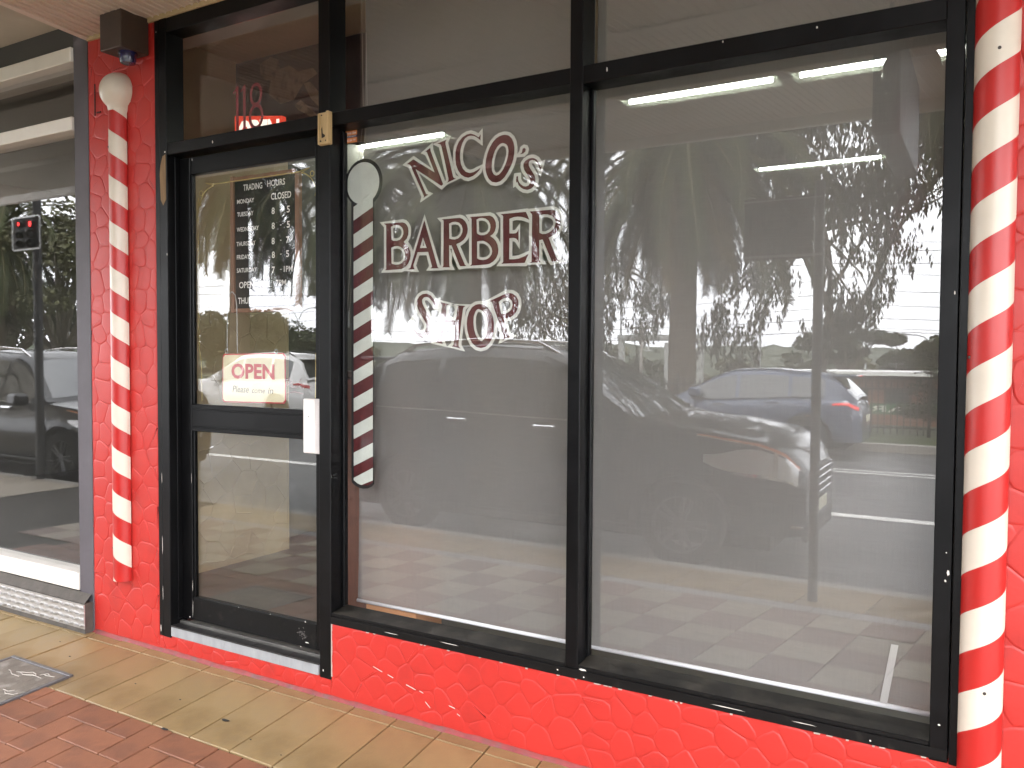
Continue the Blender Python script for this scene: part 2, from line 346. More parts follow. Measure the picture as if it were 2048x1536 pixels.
LETTERS = [('N',[[(-2.2059,2.3712),(-2.1709,2.3874),(-2.059,2.3201),(-2.0992,2.4102),(-2.1083,2.4121),(-2.081,2.4265),(-2.0796,2.4127),(-2.0143,2.2657),(-2.0231,2.2596),(-2.1588,2.3443),(-2.1023,2.2323),(-2.0913,2.2295),(-2.1171,2.2173),(-2.1138,2.2245),(-2.1876,2.3656)]]),('I',[[(-2.0451,2.4392),(-1.9971,2.4496),(-2.0037,2.4407),(-2.0032,2.4319),(-1.9635,2.291),(-1.9595,2.2859),(-1.949,2.2831),(-1.9951,2.2699),(-1.9885,2.2773),(-1.9872,2.2869),(-2.025,2.4281),(-2.0304,2.4348)]]),('C',[[(-1.8288,2.4509),(-1.8381,2.4394),(-1.8597,2.4527),(-1.8776,2.4597),(-1.8966,2.4585),(-1.9172,2.4504),(-1.9353,2.4344),(-1.947,2.4143),(-1.9529,2.3914),(-1.9533,2.3655),(-1.9493,2.3392),(-1.94,2.3167),(-1.9243,2.2967),(-1.9061,2.2852),(-1.888,2.2801),(-1.8665,2.2844),(-1.8512,2.2924),(-1.8361,2.3035),(-1.8273,2.3153),(-1.8437,2.3075),(-1.8615,2.3009),(-1.8819,2.2988),(-1.901,2.3061),(-1.9153,2.3205),(-1.9245,2.3387),(-1.9293,2.3607),(-1.9299,2.3822),(-1.9261,2.4054),(-1.9184,2.4259),(-1.9068,2.4416),(-1.8914,2.4504),(-1.876,2.451),(-1.8648,2.4487),(-1.8533,2.4441),(-1.8418,2.4361),(-1.8297,2.4261)]]),('O',[[(-1.7102,2.4333),(-1.6956,2.4288),(-1.681,2.4156),(-1.6724,2.398),(-1.6682,2.3768),(-1.6685,2.3562),(-1.6731,2.3319),(-1.6826,2.3081),(-1.697,2.2847),(-1.7139,2.2635),(-1.7335,2.2498),(-1.7532,2.247),(-1.773,2.2516),(-1.7881,2.2647),(-1.7982,2.2826),(-1.8038,2.3022),(-1.8052,2.3214),(-1.803,2.3423),(-1.7962,2.3668),(-1.7851,2.3907),(-1.7715,2.4101),(-1.7543,2.4247),(-1.7371,2.4319),(-1.7224,2.4342)],[(-1.721,2.4018),(-1.7075,2.396),(-1.6989,2.3846),(-1.6956,2.3676),(-1.6975,2.3491),(-1.7034,2.329),(-1.713,2.3093),(-1.7239,2.2917),(-1.7386,2.2786),(-1.7533,2.2749),(-1.7658,2.2825),(-1.7728,2.2968),(-1.7747,2.316),(-1.773,2.3368),(-1.7675,2.3572),(-1.7589,2.3771),(-1.7467,2.3924),(-1.7344,2.4003)]]),('apostrophe',[[(-1.6256,2.3707),(-1.6189,2.3689),(-1.6165,2.3634),(-1.6188,2.3555),(-1.6278,2.3494),(-1.6433,2.3475),(-1.6338,2.3542),(-1.6322,2.3622),(-1.6308,2.3678)]]),('S',[[(-1.5428,2.2929),(-1.5493,2.2865),(-1.5557,2.3024),(-1.5663,2.3178),(-1.578,2.3253),(-1.5898,2.3276),(-1.6039,2.3261),(-1.6181,2.3195),(-1.6263,2.3102),(-1.6274,2.298),(-1.6225,2.283),(-1.6129,2.2697),(-1.601,2.2541),(-1.595,2.2412),(-1.5961,2.229),(-1.6031,2.2205),(-1.6149,2.2181),(-1.6268,2.2207),(-1.6388,2.2291),(-1.6473,2.2402),(-1.6509,2.2509),(-1.651,2.2623),(-1.6582,2.2624),(-1.6598,2.2518),(-1.6604,2.2378),(-1.6545,2.2399),(-1.6484,2.2259),(-1.6375,2.2156),(-1.6243,2.2075),(-1.6077,2.2039),(-1.5912,2.207),(-1.5795,2.2151),(-1.5726,2.2288),(-1.5715,2.2409),(-1.5751,2.2556),(-1.5846,2.2709),(-1.5965,2.2885),(-1.6025,2.2994),(-1.6026,2.3096),(-1.5979,2.3173),(-1.5874,2.3198),(-1.5756,2.3168),(-1.5662,2.3076),(-1.5579,2.2925),(-1.5496,2.2733)]]),('B',[[(-2.332,2.1243),(-2.2294,2.1222),(-2.2161,2.1184),(-2.2055,2.1092),(-2.1988,2.0982),(-2.1962,2.0833),(-2.1974,2.0665),(-2.2054,2.0502),(-2.2226,2.0365),(-2.208,2.0271),(-2.1947,2.0116),(-2.1868,1.9942),(-2.1846,1.9752),(-2.188,1.9585),(-2.1972,1.9421),(-2.2131,1.9281),(-2.2344,1.9195),(-2.3251,1.9184),(-2.3182,1.9245),(-2.3189,2.1154)],[(-2.2925,2.1071),(-2.2776,2.1124),(-2.2615,2.1133),(-2.2454,2.11),(-2.232,2.1006),(-2.2245,2.0874),(-2.224,2.0725),(-2.2306,2.0582),(-2.2426,2.0484),(-2.2614,2.0443),(-2.2776,2.0453),(-2.2884,2.0502)],[(-2.2905,2.0151),(-2.2748,2.0206),(-2.256,2.0212),(-2.2399,2.0164),(-2.2239,2.0048),(-2.2159,1.9896),(-2.2145,1.9726),(-2.2198,1.958),(-2.2318,1.9459),(-2.2478,1.941),(-2.2666,1.9408),(-2.2829,1.9442),(-2.2888,1.9477)]]),('A',[[(-2.112,2.1228),(-2.0419,1.9199),(-2.0343,1.9137),(-2.0788,1.9154),(-2.0712,1.9223),(-2.0724,1.9276),(-2.0918,1.9863),(-2.1469,1.9882),(-2.1695,1.9344),(-2.1682,1.9249),(-2.1624,1.9155),(-2.2011,1.9165),(-2.1866,1.9226),(-2.184,1.9288)],[(-2.119,2.0498),(-2.0996,2.0038),(-2.135,2.0049)]]),('R',[[(-2.0212,2.1194),(-1.9307,2.1185),(-1.916,2.1133),(-1.9038,2.1033),(-1.8941,2.0885),(-1.8896,2.07),(-1.8915,2.054),(-1.8987,2.0384),(-1.9108,2.025),(-1.9278,2.016),(-1.9469,2.01),(-1.903,1.9213),(-1.8944,1.9165),(-1.9274,1.9174),(-1.9311,1.9227),(-1.9709,2.0064),(-1.9833,2.0072),(-1.9822,1.9211),(-1.9774,1.9151),(-2.0179,1.9171),(-2.0122,1.9226),(-2.0119,2.1135)],[(-1.9836,2.0981),(-1.9675,2.1037),(-1.9503,2.1038),(-1.9331,2.0984),(-1.9208,2.0864),(-1.9154,2.0718),(-1.917,2.0578),(-1.9243,2.0441),(-1.9377,2.0338),(-1.9549,2.0303),(-1.9697,2.0318),(-1.9821,2.0357)]]),('B',[[(-1.8785,2.118),(-1.7839,2.1162),(-1.7698,2.1105),(-1.7593,2.0988),(-1.7534,2.0846),(-1.7528,2.0667),(-1.7578,2.0513),(-1.7671,2.0401),(-1.7799,2.033),(-1.7646,2.0231),(-1.7529,2.0114),(-1.7447,1.9951),(-1.7406,1.9771),(-1.7422,1.9594),(-1.7502,1.942),(-1.7641,1.9289),(-1.7827,1.9199),(-1.8016,1.9178),(-1.8775,1.9165),(-1.8707,1.9222),(-1.8696,1.9282),(-1.8712,2.1094)],[(-1.8465,2.1045),(-1.8334,2.1095),(-1.8192,2.1098),(-1.8026,2.1051),(-1.7885,2.0951),(-1.7802,2.0806),(-1.7789,2.0666),(-1.7835,2.0531),(-1.7952,2.0429),(-1.8117,2.0387),(-1.8283,2.0398),(-1.8414,2.0461),(-1.845,2.0533)],[(-1.8436,2.0142),(-1.8305,2.0164),(-1.8139,2.0157),(-1.7974,2.0093),(-1.7832,1.9985),(-1.7737,1.985),(-1.7702,1.9709),(-1.7736,1.9572),(-1.7852,1.9449),(-1.7993,1.9387),(-1.8159,1.9375),(-1.8325,1.9404),(-1.8433,1.946)]]),('E',[[(-1.7309,2.1179),(-1.6138,2.1177),(-1.6059,2.1025),(-1.598,2.085),(-1.6147,2.0932),(-1.6326,2.0992),(-1.6506,2.1018),(-1.6686,2.1013),(-1.6895,2.0958),(-1.6891,2.0377),(-1.6727,2.036),(-1.6591,2.0367),(-1.6524,2.042),(-1.6468,2.0518),(-1.6465,1.9969),(-1.6499,2.0068),(-1.659,2.0152),(-1.6703,2.0183),(-1.689,2.0181),(-1.6898,1.9339),(-1.6675,1.9327),(-1.6449,1.9345),(-1.6225,1.9411),(-1.5998,1.9514),(-1.6178,1.916),(-1.7268,1.9175),(-1.7181,1.9246),(-1.7193,2.1095)]]),('R',[[(-1.5971,2.1177),(-1.4968,2.1171),(-1.4839,2.1128),(-1.471,2.1023),(-1.4613,2.0864),(-1.4584,2.0683),(-1.461,2.0515),(-1.4683,2.0369),(-1.481,2.0226),(-1.4959,2.0141),(-1.5114,2.0085),(-1.4737,1.9254),(-1.4683,1.9195),(-1.4608,1.9162),(-1.4951,1.9147),(-1.4983,1.9191),(-1.538,2.0035),(-1.5526,2.0016),(-1.552,1.9248),(-1.5493,1.9189),(-1.5438,1.9144),(-1.5956,1.9149),(-1.5867,1.9198),(-1.586,2.1048)],[(-1.553,2.0993),(-1.5356,2.1014),(-1.516,2.0997),(-1.4987,2.0932),(-1.4858,2.0817),(-1.4803,2.068),(-1.4834,2.0531),(-1.4918,2.0404),(-1.5068,2.0301),(-1.5241,2.0246),(-1.5393,2.0247),(-1.5524,2.0313)]]),('S',[[(-2.0426,1.7728),(-2.0533,1.7694),(-2.064,1.7871),(-2.0794,1.8013),(-2.0979,1.8087),(-2.1196,1.8076),(-2.1383,1.7981),(-2.1493,1.7833),(-2.1524,1.767),(-2.146,1.7466),(-2.1319,1.7236),(-2.1131,1.698),(-2.1022,1.6803),(-2.0991,1.6626),(-2.1083,1.6476),(-2.1223,1.6389),(-2.1411,1.6403),(-2.1568,1.6506),(-2.1695,1.6685),(-2.1765,1.694),(-2.1853,1.6814),(-2.1916,1.6598),(-2.1805,1.6699),(-2.1742,1.6736),(-2.1694,1.6533),(-2.1568,1.6354),(-2.141,1.6239),(-2.1223,1.62),(-2.1005,1.6237),(-2.0836,1.6349),(-2.0728,1.6523),(-2.0704,1.6723),(-2.076,1.6949),(-2.0915,1.7203),(-2.1102,1.7483),(-2.1211,1.7687),(-2.1227,1.7825),(-2.1134,1.7923),(-2.0979,1.7944),(-2.0825,1.7877),(-2.0671,1.7723),(-2.0517,1.7494),(-2.0462,1.748)]]),('H',[[(-2.0274,1.7707),(-1.9787,1.7605),(-1.9927,1.7567),(-1.9957,1.7493),(-1.9985,1.6987),(-1.9498,1.6905),(-1.9391,1.7419),(-1.9361,1.7516),(-1.945,1.7555),(-1.8994,1.7512),(-1.9096,1.7449),(-1.9125,1.7364),(-1.934,1.592),(-1.9324,1.5822),(-1.9236,1.5736),(-1.9696,1.5834),(-1.9612,1.5871),(-1.9583,1.5945),(-1.9506,1.6708),(-2.0035,1.6777),(-2.0178,1.6095),(-2.0178,1.6008),(-2.0132,1.5934),(-2.0543,1.6002),(-2.0436,1.6059),(-2.0406,1.6146),(-2.0183,1.7586)]]),('O',[[(-1.8301,1.7575),(-1.8101,1.7546),(-1.7902,1.7421),(-1.7731,1.7213),(-1.7631,1.6996),(-1.7588,1.6756),(-1.76,1.6469),(-1.7669,1.6206),(-1.7808,1.5967),(-1.8006,1.581),(-1.8234,1.5755),(-1.8464,1.581),(-1.8667,1.5968),(-1.8813,1.6212),(-1.8902,1.6481),(-1.8932,1.6774),(-1.8904,1.7018),(-1.8818,1.726),(-1.8674,1.7451),(-1.8502,1.7548)],[(-1.8343,1.7371),(-1.8156,1.7294),(-1.8013,1.7123),(-1.7927,1.6905),(-1.7903,1.6664),(-1.7938,1.6424),(-1.8036,1.6184),(-1.8178,1.6028),(-1.835,1.6113),(-1.8481,1.6308),(-1.8568,1.6551),(-1.8599,1.6818),(-1.8586,1.7061),(-1.8514,1.7253),(-1.8429,1.7348)]]),('P',[[(-1.7818,1.7682),(-1.7122,1.7936),(-1.6929,1.7982),(-1.6738,1.7959),(-1.6573,1.786),(-1.6464,1.7681),(-1.6449,1.7493),(-1.6502,1.7306),(-1.6623,1.712),(-1.6813,1.7006),(-1.7005,1.6973),(-1.7157,1.6976),(-1.6918,1.6297),(-1.6876,1.6237),(-1.6775,1.6225),(-1.7207,1.6073),(-1.7138,1.6168),(-1.7139,1.6251),(-1.762,1.7426),(-1.7705,1.7643)],[(-1.7384,1.7635),(-1.7231,1.7738),(-1.7066,1.7792),(-1.6901,1.7775),(-1.6763,1.7665),(-1.6721,1.7499),(-1.6774,1.7335),(-1.6897,1.722),(-1.7075,1.7153),(-1.7255,1.7156)]])]
# ================================================================== ground, pavement, road
SK = .14                                   # paving joints and lot lines run slightly askew to the shopfront
ASPHALT = M('asphalt', (.085, .085, .087), .42, var=.3, vs=1.2, bump=.35, bs=160, col2=(.11, .11, .108), cs=.35, rvar=.14)
LINE = M('road_paint', (.62, .61, .58), .6, var=.25, vs=9)
CONC = M('kerb_concrete', (.32, .30, .27), .75, var=.2, vs=5, bump=.4, bs=80)
JOINT = M('joint_sand', (.03, .024, .018), .9, var=.4, vs=30)
YEL = M('yellow_paver', (.30, .21, .098), .5, var=.22, vs=5, bump=.25, bs=130, orand=.10, col2=(.20, .135, .06), cs=3.2, cw=(.45, .66), rvar=.14)
REDBR = M('red_brick_paver', (.245, .100, .053), .62, var=.16, vs=9, bump=.3, bs=150, orand=.12, col2=(.18, .075, .042), cs=6)
GREYP = M('grey_paver', (.36, .34, .32), .65, var=.18, vs=8, bump=.3, bs=120, orand=.1)
CREAMP = M('cream_paver', (.36, .30, .215), .6, var=.18, vs=8, bump=.3, bs=120, orand=.1)
GRASS = M('grass', (.05, .07, .022), .9, var=.4, vs=3, bump=1, bs=60)
GZ = -.015                                 # top of the paving

g = MB()
prof = [(-13.2, -.17), (-13.2, -.02), (-17.5, 0), (-25, -2.6), (-60, -3.0), (-140, -3.2), (-600, -3.4)]
# far ground behind the road: one sheet out to the horizon
for (y0, z0), (y1, z1) in zip(prof[1:], prof[2:]):
    g.add([(-700, y0, z0), (700, y0, z0), (700, y1, z1), (-700, y1, z1)], [(0, 1, 2, 3)])
tag(g.build('ground', GRASS), kind='structure')
r = MB(); r.add([(-300, -3.02, -.165), (300, -3.02, -.165), (300, -13.2, -.165), (-300, -13.2, -.165)], [(0, 3, 2, 1)])
road = tag(r.build('road', ASPHALT), kind='structure')
for nm, y, w_, segs in (('edge_line', -6.38, .2, [(-120, 60)]), ('centre_line', -10.0, .1, [(-120, 60)]), ('centre_line', -10.28, .1, [(-120, 60)]), ('lane_line', -11.0, .09, [(-90+i*9, -90+i*9+3) for i in range(14)])):
    l = MB()
    for a, b in segs: l.add([(a, y, -.161), (b, y, -.161), (b, y-w_, -.161), (a, y-w_, -.161)], [(0, 3, 2, 1)])
    l.build(nm, LINE, road)
k = MB(); k.cbox(-300, 300, -3.04, -2.90, -.3, GZ-.003, .012); tag(k.build('kerb', CONC), kind='structure')
k = MB(); k.cbox(-300, 300, -13.32, -13.17, -.3, -.015, .012); tag(k.build('kerb', CONC), kind='structure')
# gutter strip on the near side
k = MB(); k.add([(-300, -3.03, -.160), (300, -3.03, -.160), (300, -3.40, -.160), (-300, -3.40, -.160)], [(0, 3, 2, 1)]); tag(k.build('gutter', CONC), kind='structure')

p = MB(); p.box(-9.2, 1.75, -2.905, .6, -.3, GZ-.009)
pav = tag(p.build('pavement', JOINT), kind='structure')
p = MB(); p.box(-300, -9.2, -2.905, .6, -.3, GZ-.004); p.box(1.75, 300, -2.905, .6, -.3, GZ-.004)
tag(p.build('footpath', M('footpath_concrete', (.30, .26, .2), .7, var=.2, vs=2, bump=.3, bs=60)), kind='structure')
def paver_mesh(w_, l_, mat, gap=.006, ch=.0025):
    b = MB(); b.cbox(-w_/2+gap/2, w_/2-gap/2, -l_/2+gap/2, l_/2-gap/2, -.03, 0, ch)
    b.v = [(x-SK*y, y, z) for x, y, z in b.v]
    o = b.build('paver', mat); me = o.data; bpy.data.objects.remove(o)
    return me
def put(name, me, u, y, dz=0.):
    o = bpy.data.objects.new(name, me); COL.objects.link(o); o.parent = pav
    o.location = (u-SK*y, y, GZ+dz); o.rotation_euler = (rnd.gauss(0, .003), rnd.gauss(0, .003), 0)
    return o
# yellow strip against the shopfronts
ym = paver_mesh(.235, .50, YEL); ym2 = paver_mesh(.235, .085, YEL)
for i in range(41):
    u = -3.693+(i-17)*.2345
    put('paver', ym, u-.0-.0, -.325, rnd.gauss(0, .0012)); put('paver', ym2, u, -.033, rnd.gauss(0, .001))
# red herringbone band
W_ = .137
hm = paver_mesh(2*W_, W_, REDBR, .006); vm_ = paver_mesh(W_, 2*W_, REDBR, .006)
qm = paver_mesh(W_, W_, REDBR, .006)
for i in range(-24, 36):
    for j in range(4):
        q = (i-j) % 4; u0 = -3.51+i*W_; yt = -.577-j*W_
        if q == 0: put('brick', hm, u0+W_, yt-W_/2, rnd.gauss(0, .001))
        elif q == 3 and j < 3: put('brick', vm_, u0+W_/2, yt-W_, rnd.gauss(0, .001))
        elif (q == 2 and j == 0) or (q == 3 and j == 3): put('brick', qm, u0+W_/2, yt-W_/2, rnd.gauss(0, .001))
# chequer of cream and red squares, then grey and yellow rows to the kerb
yA = -.575-4*W_
REDB2 = M('red_square_paver', (.215, .125, .09), .62, var=.16, vs=9, bump=.3, bs=150, orand=.12)
cm, cm2 = paver_mesh(.285, .285, CREAMP, .006), paver_mesh(.285, .285, REDB2, .006)
for i in range(-20, 11):
    for j in range(4):
        put('paver', cm if (i+j) % 2 else cm2, -1.6+i*.285, yA-.1425-j*.285, rnd.gauss(0, .001))
yB = yA-4*.285
gm = paver_mesh(.235, .125, GREYP, .006)
nr = 1
for i in range(-22, 12): put('paver', gm, -1.6+i*.235, yB-.0625)
yC = yB-.125; ke = -2.902
km = paver_mesh(.42, -(ke-yC), YEL, .007)
for i in range(-13, 7): put('paver', km, -1.6+i*.42, (yC+ke)/2)

# dark spots of old gum trodden on the paving
GUM = M('trodden_gum', (.016, .015, .014), .7)
for k_, (x, y, sx, sy) in enumerate(((-2.78, -.40, .020, .011), (-2.93, -.585, .019, .010), (-3.12, -.36, .006, .004), (-2.55, -.47, .004, .004), (-3.45, -.35, .006, .004), (-4.05, -.30, .008, .005), (-4.3, -.2, .007, .004), (-2.35, -.5, .004, .003))):
    b = MB(); n = 14
    pts = [(x+sx*(1+.25*sin(3*t+k_))*cos(t), y+sy*(1+.2*cos(2*t))*sin(t)) for t in [2*pi*i/n for i in range(n)]]
    b.add([(a, c_, GZ+.0045) for a, c_ in pts]+[(x+(a-x)*.6, y+(c_-y)*.6, GZ+.0062) for a, c_ in pts], [tuple(range(n, 2*n))]+[(i, (i+1) % n, n+(i+1) % n, n+i) for i in range(n)])
    if k_ < 2:
        tag(b.build('gum_spot', GUM), ['dark oval spot of gum on yellow paver joint below the door', 'dark oval spot of gum at the edge of yellow and red paving'][k_], 'gum spot')
    else: b.build('gum_spot', GUM, pav)

# access cover set in the paving
ac = thing('access_cover', (-4.05, -.66, GZ), 'square grey access cover with metal rim set in the paving', 'access cover')
STEELD = M('galvanised_steel', (.16, .155, .16), .5, metal=.6, var=.25, vs=20)
LID = M('cover_concrete', (.16, .14, .115), .6, var=.3, vs=10, bump=.6, bs=45, col2=(.27, .25, .22), cs=14, cw=(.52, .68))
def skew(b, y0=-.44): b.v = [(x-SK*(y-y0), y, z) for x, y, z in b.v]; return b
b = MB(); x0, x1, y0, y1 = -4.31, -3.80, -.94, -.435
for a in ((x0, x1, y1-.022, y1), (x0, x1, y0, y0+.022), (x0, x0+.022, y0+.022, y1-.022), (x1-.022, x1, y0+.022, y1-.022)): b.cbox(*a, GZ-.02, GZ+.007, .002)
skew(b).build('rim', STEELD, ac)
b = MB(); b.cbox(x0+.026, x1-.026, y0+.026, y1-.026, GZ-.02, GZ+.0055, .003); lid = skew(b).build('lid', LID, ac)
RIDGE = M('cover_ridge', (.34, .31, .27), .7, var=.2, vs=20); rr = random.Random(3)
for i in range(16):
    ax, ay = rr.uniform(x0+.06, x1-.06), rr.uniform(y0+.06, y1-.06); t = rr.uniform(-.5, .5); L_ = rr.uniform(.05, .13); b = MB()
    b.tube([Vector((ax+L_*s*cos(t)-.012*sin(6*s+i), ay+L_*s*sin(t)+.012*cos(5*s+i), GZ+.0052)) for s in (-.5, -.2, .15, .5)], .0032, 5)
    skew(b).build('ridge', RIDGE, ac)

# ================================================================== red wall with moulded stones
def cells(x0, x1, z0, z1, dx, dz, seed, jit=.36):
    rr = random.Random(seed); nx = max(1, round((x1-x0)/dx)); nz2 = max(1, round((z1-z0)/dz))
    ax, az2 = (x1-x0)/nx, (z1-z0)/nz2; S = {}
    for i in range(-2, nx+2):
        for j in range(-2, nz2+2):
            S[i, j] = (x0+(i+.5+(.5 if j % 2 else 0)-.25+rr.uniform(-jit, jit))*ax, z0+(j+.5+rr.uniform(-jit, jit))*az2)
    res = []
    for i in range(-1, nx+1):
        for j in range(0, nz2):
            sx, sz = S[i, j]; poly = [(x0, z0), (x1, z0), (x1, z1), (x0, z1)]
            for di in (-2, -1, 0, 1, 2):
                for dj in (-2, -1, 0, 1, 2):
                    if (di or dj) and (i+di, j+dj) in S:
                        ox, oz = S[i+di, j+dj]
                        poly = clip_half(poly, (sx+ox)/2, (sz+oz)/2, ox-sx, oz-sz)
                        if len(poly) < 3: break
                if len(poly) < 3: break
            if len(poly) >= 3:
                # drop very short edges
                pl = [p for k2, p in enumerate(poly) if (Vector(p)-Vector(poly[k2-1])).length > .006]
                a = sum(pl[k2-1][0]*pl[k2][1]-pl[k2][0]*pl[k2-1][1] for k2 in range(len(pl)))/2 if len(pl) > 2 else 0
                if a > .0007: res.append(pl)
    return res
def stone_mesh(b, pl, rr, y0=0.):
    a = offset_poly(pl, -.0007, 1.6); c = []
    n = len(a)
    for i in range(n):                                  # cut the corners once
        p, q = Vector(a[i]), Vector(a[(i+1) % n]); c += [tuple(p.lerp(q, .2)), tuple(p.lerp(q, .8))]
    m1 = offset_poly(c, -.003, 1.3); m2 = offset_poly(c, -.008, 1.3)
    d = rr.uniform(-.0003, .0003); n = len(c)
    t1, t2 = rr.uniform(-.005, .005), rr.uniform(-.005, .005)
    cx = sum(q[0] for q in c)/n; cz = sum(q[1] for q in c)/n
    vs = [(x, y0+.0010, z) for x, z in c]+[(x, y0-.0004+d+t1*(x-cx)+t2*(z-cz), z) for x, z in m1]+[(x, y0-.0007+d+t1*(x-cx)+t2*(z-cz), z) for x, z in m2]
    fs = [tuple(range(2*n, 3*n))]
    for k2 in (0, 1):
        for i in range(n): fs.append((k2*n+i, k2*n+(i+1) % n, (k2+1)*n+(i+1) % n, (k2+1)*n+i))
    b.add(vs, fs)
def stone_wall(parent, regions):
    rr = random.Random(5); cnt = 0
    for (x0, x1, z0, z1, dx, dz, seed) in regions:
        for pl in cells(x0, x1, z0, z1, dx, dz, seed):
            b = MB(); stone_mesh(b, pl, rr); b.build('stone', RED, parent, auto=50); cnt += 1
    return cnt
wall = thing('shopfront_wall', (-3.2, 0, 0), 'red painted wall with moulded crazy-paving relief left of and below the windows', 'wall')
b = MB()
b.box(-4.30, -3.74, .0012, .16, -.1, 3.27); b.box(-3.74, -2.556, .0012, .16, -.1, .083); b.box(-2.556, -.050, .0012, .16, -.1, .331)
b.build('render_backing', RED, wall)
stone_wall(wall, [(-4.30, -3.742, .0, 3.255, .108, .104, 1), (-3.742, -2.556, .0, .080, .125, .045, 2), (-2.554, -.052, .0, .328, .135, .072, 3)])
b = MB(); n = 60                                        # coved foot of the wall, paint rubbed thin
rr = random.Random(9); xs = [-4.31+i*(4.31-.05)/n for i in range(n+1)]
vs = []
for x in xs:
    w2 = .006+rr.uniform(-.002, .003)
    vs += [(x, -w2-.007, GZ-.004), (x, -w2*.55, GZ+.008), (x, .0, GZ+.019+rr.uniform(-.003, .003))]
b.add(vs, [f for i in range(n) for f in ((i*3, i*3+3, i*3+4, i*3+1), (i*3+1, i*3+4, i*3+5, i*3+2))])
b.build('coving', RED_WORN, wall, smooth=True)
b = MB()                                                # hairline scratches down to white plaster
for (x, z, dx, dz) in ((-2.30, .185, .05, -.014), (-2.22, .165, .03, -.008), (-2.12, .142, .05, -.012), (-2.05, .13, .02, -.006), (-1.9, .10, .03, -.005), (-2.02, .09, .025, -.02), (-1.86, .075, .015, -.006)):
    b.add([(x, -.0072, z), (x+dx, -.0072, z+dz), (x+dx, -.0072, z+dz+.0028), (x, -.0072, z+.003)], [(0, 1, 2, 3)])
b.build('scratch', CHIP, wall)
b = MB()
for x0, x1, z in ((-4.235, -4.228, 2.83), (-4.215, -4.18, 2.84)): b.box(x0, x1, -.009, -.006, z, z+(.17 if x1-x0 < .01 else .008))
b.build('old_bracket_mark', M('dark_mark', (.05, .012, .012), .8), wall)
pier = thing('red_pier', (.3, 0, 0), 'red painted pier behind the right hand barber pole', 'wall')
b = MB(); b.box(-.050, .602, .0012, .16, -.1, 3.27); b.build('render_backing', RED, pier)
stone_wall(pier, [(-.048, .60, .0, 3.255, .13, .118, 4)])

nw = thing('next_door_wall', (4, .05, 0), 'plain pale rendered wall of the next shop beyond the red pier', 'wall')
b = MB(); b.box(.603, 14, .004, .16, -.1, 3.27); b.build('render', M('pale_render', (.46, .42, .36), .8, var=.1, vs=2, bump=.2, bs=40), nw)
b = MB(); b.box(.603, 14, -.012, .0035, -.1, .16); b.build('skirting', M('grey_skirting', (.14, .135, .13), .7, var=.15, vs=4), nw)
# ================================================================== awning over the pavement
SOF = M('soffit_paint', (.70, .59, .51), .55, var=.05, vs=3, col2=(.56, .46, .38), cs=1.5, cw=(.55, .8))
TRIM = M('cream_trim', (.55, .42, .24), .6, var=.15, vs=8)
MET = M('white_trim', (.72, .68, .62), .5, var=.08, vs=6)
aw = thing('awning', (-1, -1.6, 3.25), 'cream ribbed awning soffit over the barber shop pavement', 'awning')
b = MB(); SZ = 3.262
xl = lambda y: -4.285-SK*y
b.add([(xl(0), .0, SZ), (4.5, .0, SZ), (4.5, -3.2, SZ), (xl(-3.2), -3.2, SZ), (xl(0), .0, SZ+.04), (4.5, .0, SZ+.04), (4.5, -3.2, SZ+.04), (xl(-3.2), -3.2, SZ+.04)], [(0, 3, 2, 1), (4, 5, 6, 7), (0, 1, 5, 4), (1, 2, 6, 5), (2, 3, 7, 6), (3, 0, 4, 7)])
i = 0; x = -4.24
while x < 4.4:
    for d_, wd in ((0, .012), (.05, .006)):
        a = x+d_
        b.add([(a, 0, SZ-.002), (a+wd, 0, SZ-.002), (a+wd*.7, 0, SZ-.009), (a+wd*.3, 0, SZ-.009), (a+SK*3.2, -3.2, SZ-.002), (a+wd+SK*3.2, -3.2, SZ-.002), (a+wd*.7+SK*3.2, -3.2, SZ-.009), (a+wd*.3+SK*3.2, -3.2, SZ-.009)], [(0, 3, 7, 4), (3, 2, 6, 7), (2, 1, 5, 6), (0, 1, 2, 3), (4, 7, 6, 5)])
    x += .1
b.build('soffit_sheet', SOF, aw)
b = MB(); b.box(-4.29, .8, -.014, .0035, 3.238, 3.2615); b.build('wall_trim', TRIM, aw)
b = MB(); b.add([(xl(0)-.03, 0, SZ-.012), (xl(0)+.012, 0, SZ-.012), (xl(-3.2)+.012, -3.2, SZ-.012), (xl(-3.2)-.03, -3.2, SZ-.012), (xl(0)-.03, 0, SZ+.05), (xl(0)+.012, 0, SZ+.05), (xl(-3.2)+.012, -3.2, SZ+.05), (xl(-3.2)-.03, -3.2, SZ+.05)], [(0, 3, 2, 1), (4, 5, 6, 7), (0, 1, 5, 4), (1, 2, 6, 5), (2, 3, 7, 6), (3, 0, 4, 7)])
b.build('edge_trim', SOF, aw)
b = MB(); b.box(-3.9, 4.5, -3.26, -3.20, 3.19, 3.75); b.build('fascia', MET, aw)
b = MB(); b.box(-3.9, 4.5, -3.2, .2, 3.6, 3.68); b.build('roof_sheet', M('roof_steel', (.35, .34, .33), .5), aw)
b = MB()
for y in (-1.15, -2.3): b.box(-4.1, 4.5, y-.03, y+.03, SZ-.018, SZ-.0095)
b.build('batten', SOF, aw)
